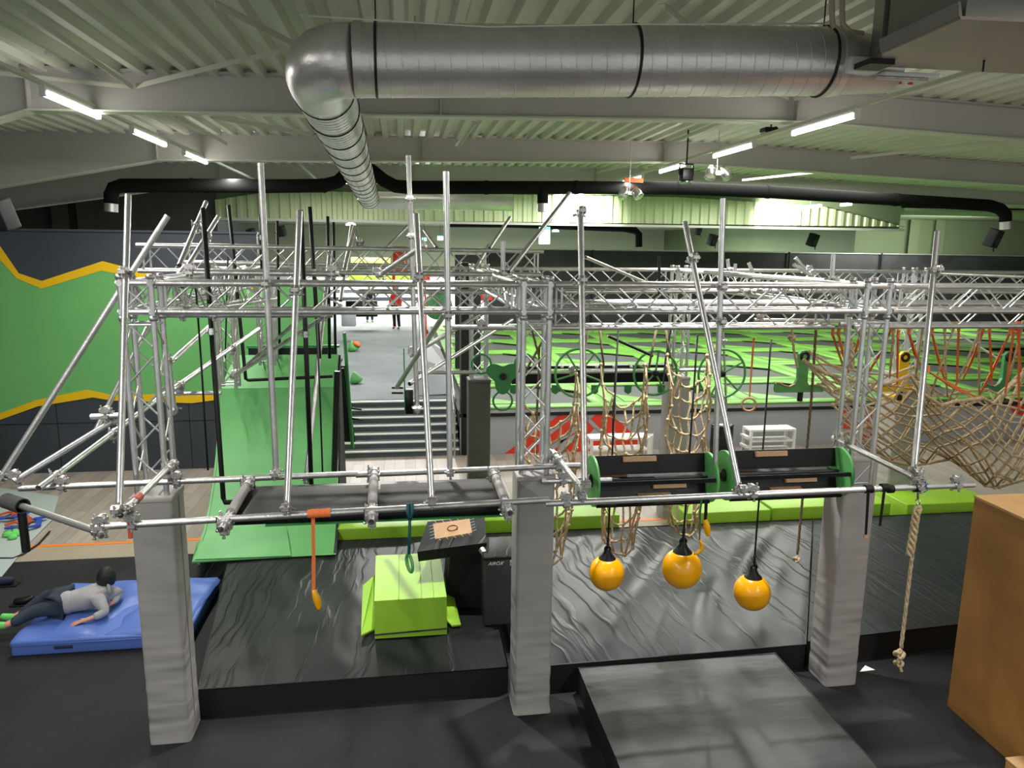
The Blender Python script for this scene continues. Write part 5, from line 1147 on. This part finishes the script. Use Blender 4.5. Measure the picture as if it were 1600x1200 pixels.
b = MB(); b.lathe((c.x, 13.9, .66), (0, 0, 1), [(0, .225), (.025, .23), (.04, .2)], 28); b.obj('lid', 'blackmetal', t)
b = MB(); b.box(c.x - .1, c.x + .06, 13.75, 13.9, .70, .705); plabel(b.obj('label', 'white', t), 'white sticker')
b = MB(); p = P(1034, 712, z=0); b.bbox(p.x - .15, p.x + .15, 13.6, 13.9, 0, .42, .03); tag(b.obj('black_bin', 'blackplastic'), 'small black bin half hidden behind the nets', 'bin')

# grey sheet with harnesses, left
b = MB(); pts = [P(a, c, z=.012) for a, c in ((-60, 752), (-20, 760), (92, 776), (82, 812), (45, 850), (0, 905), (-60, 960))]
b.prism(pts, (0, 0, .008)); tag(b.obj('floor_sheet', 'greysheet'), 'pale grey plastic sheet spread on the floor at the left edge', 'sheet')
b = MB(); b.path([P(-5, 872, z=.025), P(20, 872, z=.025), P(35, 866, z=.025), P(60, 850, z=.025), P(78, 830, z=.025)], .012, 5); tag(b.obj('sheet_cord', 'blackmetal'), 'thin dark cord lying along the grey sheet', 'cord')
def harness(pts1, pts2, z, label):
    t = thing('climbing_harness', label, 'harness', P(*pts1[0], z=z)); 
    for pl, m, nm in ((pts1, 'blueset', 'blue_webbing'), (pts2, 'woodtape', 'red_webbing')):
        b = MB()
        q = [P(a, c, z=z + .03 + .02 * (i % 2)) for i, (a, c) in enumerate(pl)]
        for i in range(len(q) - 1):
            d = (q[i + 1] - q[i]).normalized(); s = V((-d.y, d.x, 0)) * .035; b.prism([q[i] - s, q[i] + s, q[i + 1] + s, q[i + 1] - s], (0, 0, .02))
        b.obj(nm, m, t)
    b = MB(); b.ring(P(pts1[1][0], pts1[1][1], z=z + .05), (0, .3, 1), .05, .012, 14, 5); b.obj('buckle', 'blackmetal', t)
harness([(-5, 812), (15, 810), (38, 806), (44, 800)], [(-3, 806), (12, 802), (25, 798), (22, 806)], .02, 'red and blue climbing harness on the sheet, the one nearer the wall')
harness([(10, 826), (34, 826), (60, 822), (62, 812), (52, 812), (74, 808)], [(8, 822), (25, 816), (38, 820), (48, 813), (40, 808)], .02, 'red and blue climbing harness on the sheet, with its loop stretched to the right')
b = MB(); 
for k, (a, c, s) in enumerate(((15, 836, .09), (25, 834, .12), (34, 832, .09), (20, 841, .06))): p = P(a, c, z=.03); b.lathe(p, (0, 0, 1), [(0, s), (.03, s), (.06, s * .5)], 9)
tag(b.obj('lime_cloth', 'sock'), 'crumpled light green cloth on the grey sheet', 'cloth')
# wooden box at right
t = thing('wooden_box', 'tall orange plywood box at the right edge of the picture', 'box', (5.8, 5.2, 0))
b = MB(); b.prism([(5.02, 5.60, .0), (6.4, 5.60, .0), (6.4, 4.3, .0), (4.97, 4.3, .0)], (0, 0, 2.055)); b.obj('side_panel', 'plywood', t)
b = MB(); b.prism([(5.015, 5.605, 2.055), (6.4, 5.605, 2.055), (6.4, 4.295, 2.055), (4.965, 4.295, 2.055)], (0, 0, .02)); b.obj('top_panel', 'plywood_edge', t)
p = P(1575, 1186, y=4.7)
t = thing('low_wooden_box', 'light wooden box top peeking in at the lower right corner', 'box', (5.3, 4.4, 0))
b = MB(); b.bbox(p.x + .0, 6, 3.8, 4.72, 0, p.z - .02, .004, 1); b.obj('body', 'plywood', t)
b = MB(); b.bbox(p.x - .005, 6, 3.8, 4.725, p.z - .02, p.z, .004, 1); b.obj('top_panel', 'plywood_edge', t)
b = MB(); q_ = [P(a, c, z=.004) for a, c in ((1343, 1050), (1352, 1040), (1367, 1047), (1343, 1050))]; b.prism(q_[:3], (0, 0, .004)); tag(b.obj('paper_scrap', 'white'), 'white paper scrap on the floor behind the right pillar', 'paper')

# ================================================================== PEOPLE
def skin(name, joints, edges, m, parent, sub=2, root=0):
    me = bpy.data.meshes.new(name); me.from_pydata([V(p) for p, r in joints], edges, [])
    o = bpy.data.objects.new(name, me); COL.objects.link(o)
    md = o.modifiers.new('s', 'SKIN'); md.use_smooth_shade = True
    for i, (p, r) in enumerate(joints):
        sv = me.skin_vertices[0].data[i]; rr = r if isinstance(r, tuple) else (r, r); sv.radius = rr; sv.use_root = (i == root)
    o.modifiers.new('u', 'SUBSURF').levels = sub; o.modifiers['u'].render_levels = sub
    dg = bpy.context.evaluated_depsgraph_get(); me2 = bpy.data.meshes.new_from_object(o.evaluated_get(dg))
    bpy.data.objects.remove(o); b = MB(); b.add([v.co.copy() for v in me2.vertices], [list(p.vertices) for p in me2.polygons], True); return b.obj(name, m, parent)
def head(c, up, face, s, parent, hair='hair'):
    """face, ears, nose, eyes as parts around head centre c (s = head height)"""
    c, up, face = V(c), V(up).normalized(), V(face); face = (face - up * face.dot(up)).normalized(); sd = face.cross(up)
    b = MB(); b.grid(lambda u, v: c + (sd * math.cos(u * 6.2832) * .36 + face * math.sin(u * 6.2832) * .44) * s * math.sin(v * math.pi) * 1.04 + up * s * .52 * math.cos(v * math.pi) - face * s * .02 + (face * -.04 * s), 20, 12)
    # hair is the upper and rear part of the skull, pushed outwards
    keep = MB(); vs, fs = b.v, b.f; idx = {}; 
    good = [i for i, p in enumerate(vs) if (p - c).dot(up) > s * .17 or ((p - c).dot(face) < s * .02 and (p - c).dot(up) > -s * .30)]
    g = set(good); rnd = random.Random(3)
    nv = [p + (p - c).normalized() * s * (.06 + .02 * rnd.random()) for p in vs]
    keep.v = nv; keep.f = [f for f in fs if all(i in g for i in f)]; keep.sm = [True] * len(keep.f); keep.obj('hair', hair, parent)
    b = MB(); b.grid(lambda u, v: c + (sd * math.cos(u * 6.2832) * .36 + face * math.sin(u * 6.2832) * .42) * s * math.sin(v * math.pi) * (1 - .18 * v) + up * s * .5 * math.cos(v * math.pi), 20, 14)
    nz = c + face * s * .40 - up * s * .02
    b.path([nz + up * s * .1, nz + face * s * .03, nz + face * s * .08 - up * s * .08, nz - up * s * .1], s * .03, 6)
    for k in (-1, 1): b.lathe(c + sd * k * s * .35 - up * s * .02, sd * k, [(0, s * .08), (s * .03, s * .10), (s * .05, s * .06)], 10)
    b.obj('face', 'skin', parent)
    b = MB()
    for k in (-1, 1): b.lathe(c + face * s * .385 + sd * k * s * .14 + up * s * .03, face, [(0, s * .035), (s * .02, s * .02)], 8)
    b.obj('eye', 'hair', parent)
    b = MB(); b.path([c + face * s * .36 - up * s * .24 + sd * k * s * .1 for k in (-1, 0, 1)], s * .018, 5); b.obj('mouth', 'woodtape', parent)
def hand(J, E, wrist_i, wrist, d, side, n_, s=1):
    """five separate fingers rooted in a palm: d = direction of the hand, side = towards the thumb"""
    d, side, n_ = V(d).normalized(), V(side).normalized(), V(n_).normalized(); w = V(wrist)
    palm = len(J); J.append((w + d * .045 * s, (.026 * s, .016 * s))); E.append((wrist_i, palm))
    for k, L in enumerate((.068, .078, .072, .055)):
        o = side * (.03 - .02 * k) * s; a = len(J); J.append((w + d * .085 * s + o, .009 * s)); J.append((w + d * (.085 + L * .5) * s + o * 1.25 - n_ * .004 * s, .008 * s)); J.append((w + d * (.085 + L) * s + o * 1.4 - n_ * .016 * s, .0065 * s)); E.extend([(palm, a), (a, a + 1), (a + 1, a + 2)])
    a = len(J); J.append((w + d * .03 * s + side * .035 * s, .010 * s)); J.append((w + d * .065 * s + side * .062 * s, .0085 * s)); E.extend([(palm, a), (a, a + 1)])

# person lying on the blue mattress, propped on the near elbow, looking away
t = thing('person', 'person lying on the blue mattress, propped on one elbow, in grey hoodie and navy jeans', 'person', (-3.8, 8.1, .18))
hip = P(100, 948, y=8.12); hip.z = .32; waist = P(116, 940, y=8.14); chest = P(146, 928, y=8.18); neckb = P(166, 920, y=8.24); nk = P(167, 915, y=8.27); hd = P(166, 902, y=8.32)
shn = P(151, 934, y=8.06); eln = P(166, 958, y=7.98); wrn = P(136, 966, y=7.88); wrn.z = .225; eln.z = .25
shf = P(182, 926, y=8.36); elf = P(188, 944, y=8.42); wrf = P(178, 950, y=8.22); wrf.z = .24; elf.z = .27
hn = hip + V((-.04, -.07, -.01)); kn = P(52, 955, y=8.0); an = P(10, 977, y=7.86)
hf = hip + V((-.04, .08, .03)); kf = P(76, 929, y=8.26); af = P(24, 964, y=8.12)
an.z = max(an.z, .07); af.z = max(.07, af.z)
J = [(hip, .10), (waist, .095), (chest, .105), (neckb, .06), (nk, .045), (hd, .07), (shn, .05), (eln, .035), (wrn, .024), (shf, .05), (elf, .035), (wrf, .024),
     (hn, .08), (kn, .05), (an, .035), (hf, .08), (kf, .05), (af, .035), (an + V((-.13, -.02, .0)), .032), (af + V((-.12, .01, .01)), .032)]
E_ = [(0, 1), (1, 2), (2, 3), (3, 4), (4, 5), (2, 6), (6, 7), (7, 8), (2, 9), (9, 10), (10, 11), (0, 12), (12, 13), (13, 14), (0, 15), (15, 16), (16, 17), (14, 18), (17, 19)]
hand(J, E_, 8, wrn, (-1, -.35, -.12), (-.3, 1, 0), (0, 0, 1)); hand(J, E_, 11, wrf, (-.6, -.7, -.1), (-.8, .4, 0), (0, 0, 1))
skin('body', J, E_, 'skin', t)
JH = [(hip + V((.03, 0, .02)), .135), (waist, .125), (chest, .145), (neckb, .085), (shn, .075), (eln, .058), (wrn + V((.05, .02, .01)), .042), (shf, .075), (elf, .058), (wrf, .042), (neckb + V((.05, .03, .01)), .10)]
JH.append((hip + V((.03, 0, .0)), .15)); skin('hoodie', JH, [(0, 1), (1, 2), (2, 3), (2, 4), (4, 5), (5, 6), (2, 7), (7, 8), (8, 9), (3, 10)], 'hoodie', t)
JJ = [(hip, .125), (hn, .095), (kn, .075), (an + V((.03, 0, 0)), .055), (hf, .095), (kf, .078), (af + V((.03, 0, 0)), .055)]
skin('jeans', JJ, [(0, 1), (1, 2), (2, 3), (0, 4), (4, 5), (5, 6)], 'jeans', t)
for a in (an, af): skin('sock', [(a + V((.02, 0, 0)), .040), (a + V((-.06, 0, 0)), .042), (a + V((-.15, 0, .02)), .034)], [(0, 1), (1, 2)], 'sock', t)
head(hd, (.05, .05, 1), (-.3, 1, -.05), .225, t)
for a, c, s, lb in ((14, 914, .09, 'dark shoe lying at the left edge of the picture'),):
    p = P(a, c, z=.01); t = thing('shoe', lb, 'shoe', p)
    skin('upper', [(p + V((-.35, .0, .08)), .06), (p + V((-.12, .0, .06)), .055), (p + V((.06, .03, .05)), .045)], [(0, 1), (1, 2)], 'navycloth', t); b = MB(); b.bbox(p.x - .2, p.x + .1, p.y - .05, p.y + .06, 0, .02, .008); b.obj('sole', 'blackplastic', t)
t = thing('shoe', 'black shoe on the floor behind the lying person\'s legs', 'shoe', P(36, 945, z=0)); p = P(36, 945, z=.0)
skin('upper', [(p + V((-.1, .0, .045)), .045), (p + V((.03, .0, .05)), .048), (p + V((.12, .04, .07)), .04)], [(0, 1), (1, 2)], 'blackplastic', t); b = MB(); b.bbox(p.x - .13, p.x + .14, p.y - .05, p.y + .06, 0, .018, .008); b.obj('sole', 'blackmetal', t)

def standing(x, y, z, h, label, top, legs, face=(0, -1, 0), bend=0, hair='hair', arm=0):
    t = thing('person', label, 'person', (x, y, z)); s = h / 1.75; o = V((x, y, z)); f = V(face).normalized(); sd = f.cross(V((0, 0, 1))).normalized()
    g = lambda a, fw, up: o + sd * a * s + f * fw * s + V((0, 0, up * s))
    hip = g(0, 0, .93); ch = g(0, bend * .6, 1.28 - bend * .15); nb = g(0, bend, 1.47 - bend * .3); hd = g(0, bend * 1.15 + .02, 1.64 - bend * .35)
    J = [(hip, .12 * s), (ch, (.14 * s, .1 * s)), (nb, .05 * s), (hd, .07 * s)]; E = [(0, 1), (1, 2), (2, 3)]; G = []; L = []
    for k in (-1, 1):
        sh = g(k * .19, bend * .85, 1.40 - bend * .25); el = g(k * .25, bend * .85 + .05 + arm * .1, 1.12 - bend * .2); wr = g(k * .24, bend * .85 + .16 + arm * .2, .90 + arm * .25)
        a = len(J); J += [(sh, .05 * s), (el, .038 * s), (wr, .026 * s)]; E += [(1, a), (a, a + 1), (a + 1, a + 2)]; G.append((sh, el, wr)); hand(J, E, a + 2, wr, V((0, 0, -1)) + f * .4, -sd * k + f * .3, -f, s)
        h0 = g(k * .09, 0, .88); kn = g(k * .10, .03, .50); an = g(k * .11, -.02, .08); to = g(k * .12, .14, .04); a = len(J); J += [(h0, .085 * s), (kn, .055 * s), (an, .038 * s), (to, .035 * s)]; E += [(0, a), (a, a + 1), (a + 1, a + 2), (a + 2, a + 3)]; L.append((h0, kn, an, to))
    skin('body', J, E, 'skin', t, 1)
    skin('jacket', [(hip + V((0, 0, .02)), .15 * s), (ch, (.18 * s, .13 * s)), (nb, .075 * s)] + [(p, r * s) for tr in G for p, r in zip(tr, (.07, .055, .042))], [(0, 1), (1, 2), (1, 3), (3, 4), (4, 5), (1, 6), (6, 7), (7, 8)], top, t, 1)
    skin('trousers', [(hip, .14 * s)] + [(p, r * s) for tr in L for p, r in zip(tr[:3], (.1, .078, .06))], [(0, 1), (1, 2), (2, 3), (0, 4), (4, 5), (5, 6)], legs, t, 1)
    for tr in L: skin('shoe', [(tr[2] - V((0, 0, .02)), .048 * s), (tr[3], .045 * s)], [(0, 1)], 'blackplastic', t, 1)
    head(hd, V((0, 0, 1)) + f * bend * .5, f, .225 * s, t, hair)
p = P(18, 757, z=0)
standing(-6.95, 13.2, 0, 1.62, 'person standing at the left edge behind the tubes, in navy jacket and black trousers', 'navycloth', 'blackplastic', (-1, -.3, 0), .12)
p = P(620, 514, z=.9)
standing(p.x, p.y, .9, 1.75, 'person walking far back on the walkway, in red and black clothes', 'red', 'blackplastic', (-.6, -1, 0))
p = P(577, 462, y=30)
standing(P(577, 462, y=33).x, 33, .9, 1.7, 'person standing far back near the walkway in dark clothes', 'navycloth', 'jeans', (0, -1, 0))
standing(P(683, 545, y=18.6).x, 18.6, .9, 1.35, 'child climbing beside the court edge, in dark green and black clothes', 'greensteel', 'blackplastic', (-1, .3, 0), .35)
# things at the far end of the walkway
for (a, c, e), yy, wd, m, nm, lb in (((625, 385, 425), 30, 22, 'red', 'red_banner', 'red fabric banner hanging far back above the walkway'), ((615, 425, 515), 31, 5, 'red', 'red_pole', 'thin red pole standing on the far walkway')):
    p, q_ = P(a, c, y=yy), P(a, e, y=yy); k = yy / 1150; b = MB(); b.bbox(p.x - wd * k / 2, p.x + wd * k / 2, yy, yy + .08, q_.z, p.z, .02, 1); tag(b.obj(nm, m), lb, 'banner' if 'banner' in nm else 'pole')
for (a, c, d, e), yy, m, lb in (((548, 402, 610, 415), 36, 'neon', 'neon yellow wall pad far back, left of the red banner'), ((545, 428, 650, 446), 38, 'lime', 'lime wall pad far back behind the lattice'), ((652, 425, 672, 445), 34, 'red', 'red wheel shaped pad far back right of the tallest tube'), ((745, 450, 770, 470), 30, 'red', 'small orange red cushion far back left of the middle column'),
                                ((540, 470, 590, 495), 30, 'blackplastic', 'black cushion block at the left side of the far walkway'), ((533, 490, 556, 510), 27, 'greyboard', 'grey box at the left edge of the far walkway')):
    p, q_ = P(a, c, y=yy), P(d, e, y=yy); b = MB(); b.bbox(p.x, q_.x, yy, yy + .3, q_.z, p.z, .03, 1); tag(b.obj('foam_block', m), lb, 'foam block')
b = MB(); p, q_ = P(668, 455, y=17.5), P(700, 500, y=17.5); b.lathe(((p.x + q_.x) / 2, 17.5, (p.z + q_.z) / 2), (0, -1, .2), [(0, .3), (.05, .34), (.1, .3)], 20); tag(b.obj('green_disc_swing', 'greensteel'), 'dark green disc swing behind the tubes above the stairs', 'swing')
b = MB(); p, q_ = P(664, 505, y=16.9), P(668, 580, y=16.9); b.path([P(664, 440, y=16.9), P(666, 520, y=16.9), P(664, 560, y=16.9)], .02, 6); tag(b.obj('red_rope', 'red'), 'red rope hanging between the two grey uprights above the stairs', 'rope')
t = thing('white_mound', 'pale grey sloped vinyl mound right of the stair top', 'mound', P(680, 600, z=.9))
b = MB(); q_ = [P(652, 618, y=16.35), P(712, 615, y=16.35), P(700, 575, y=16.8), P(688, 545, y=17.4), P(666, 530, y=17.8), P(655, 560, y=17)]; b.prism(q_, (0, .4, 0)); b.obj('cover', 'greyboard', t)
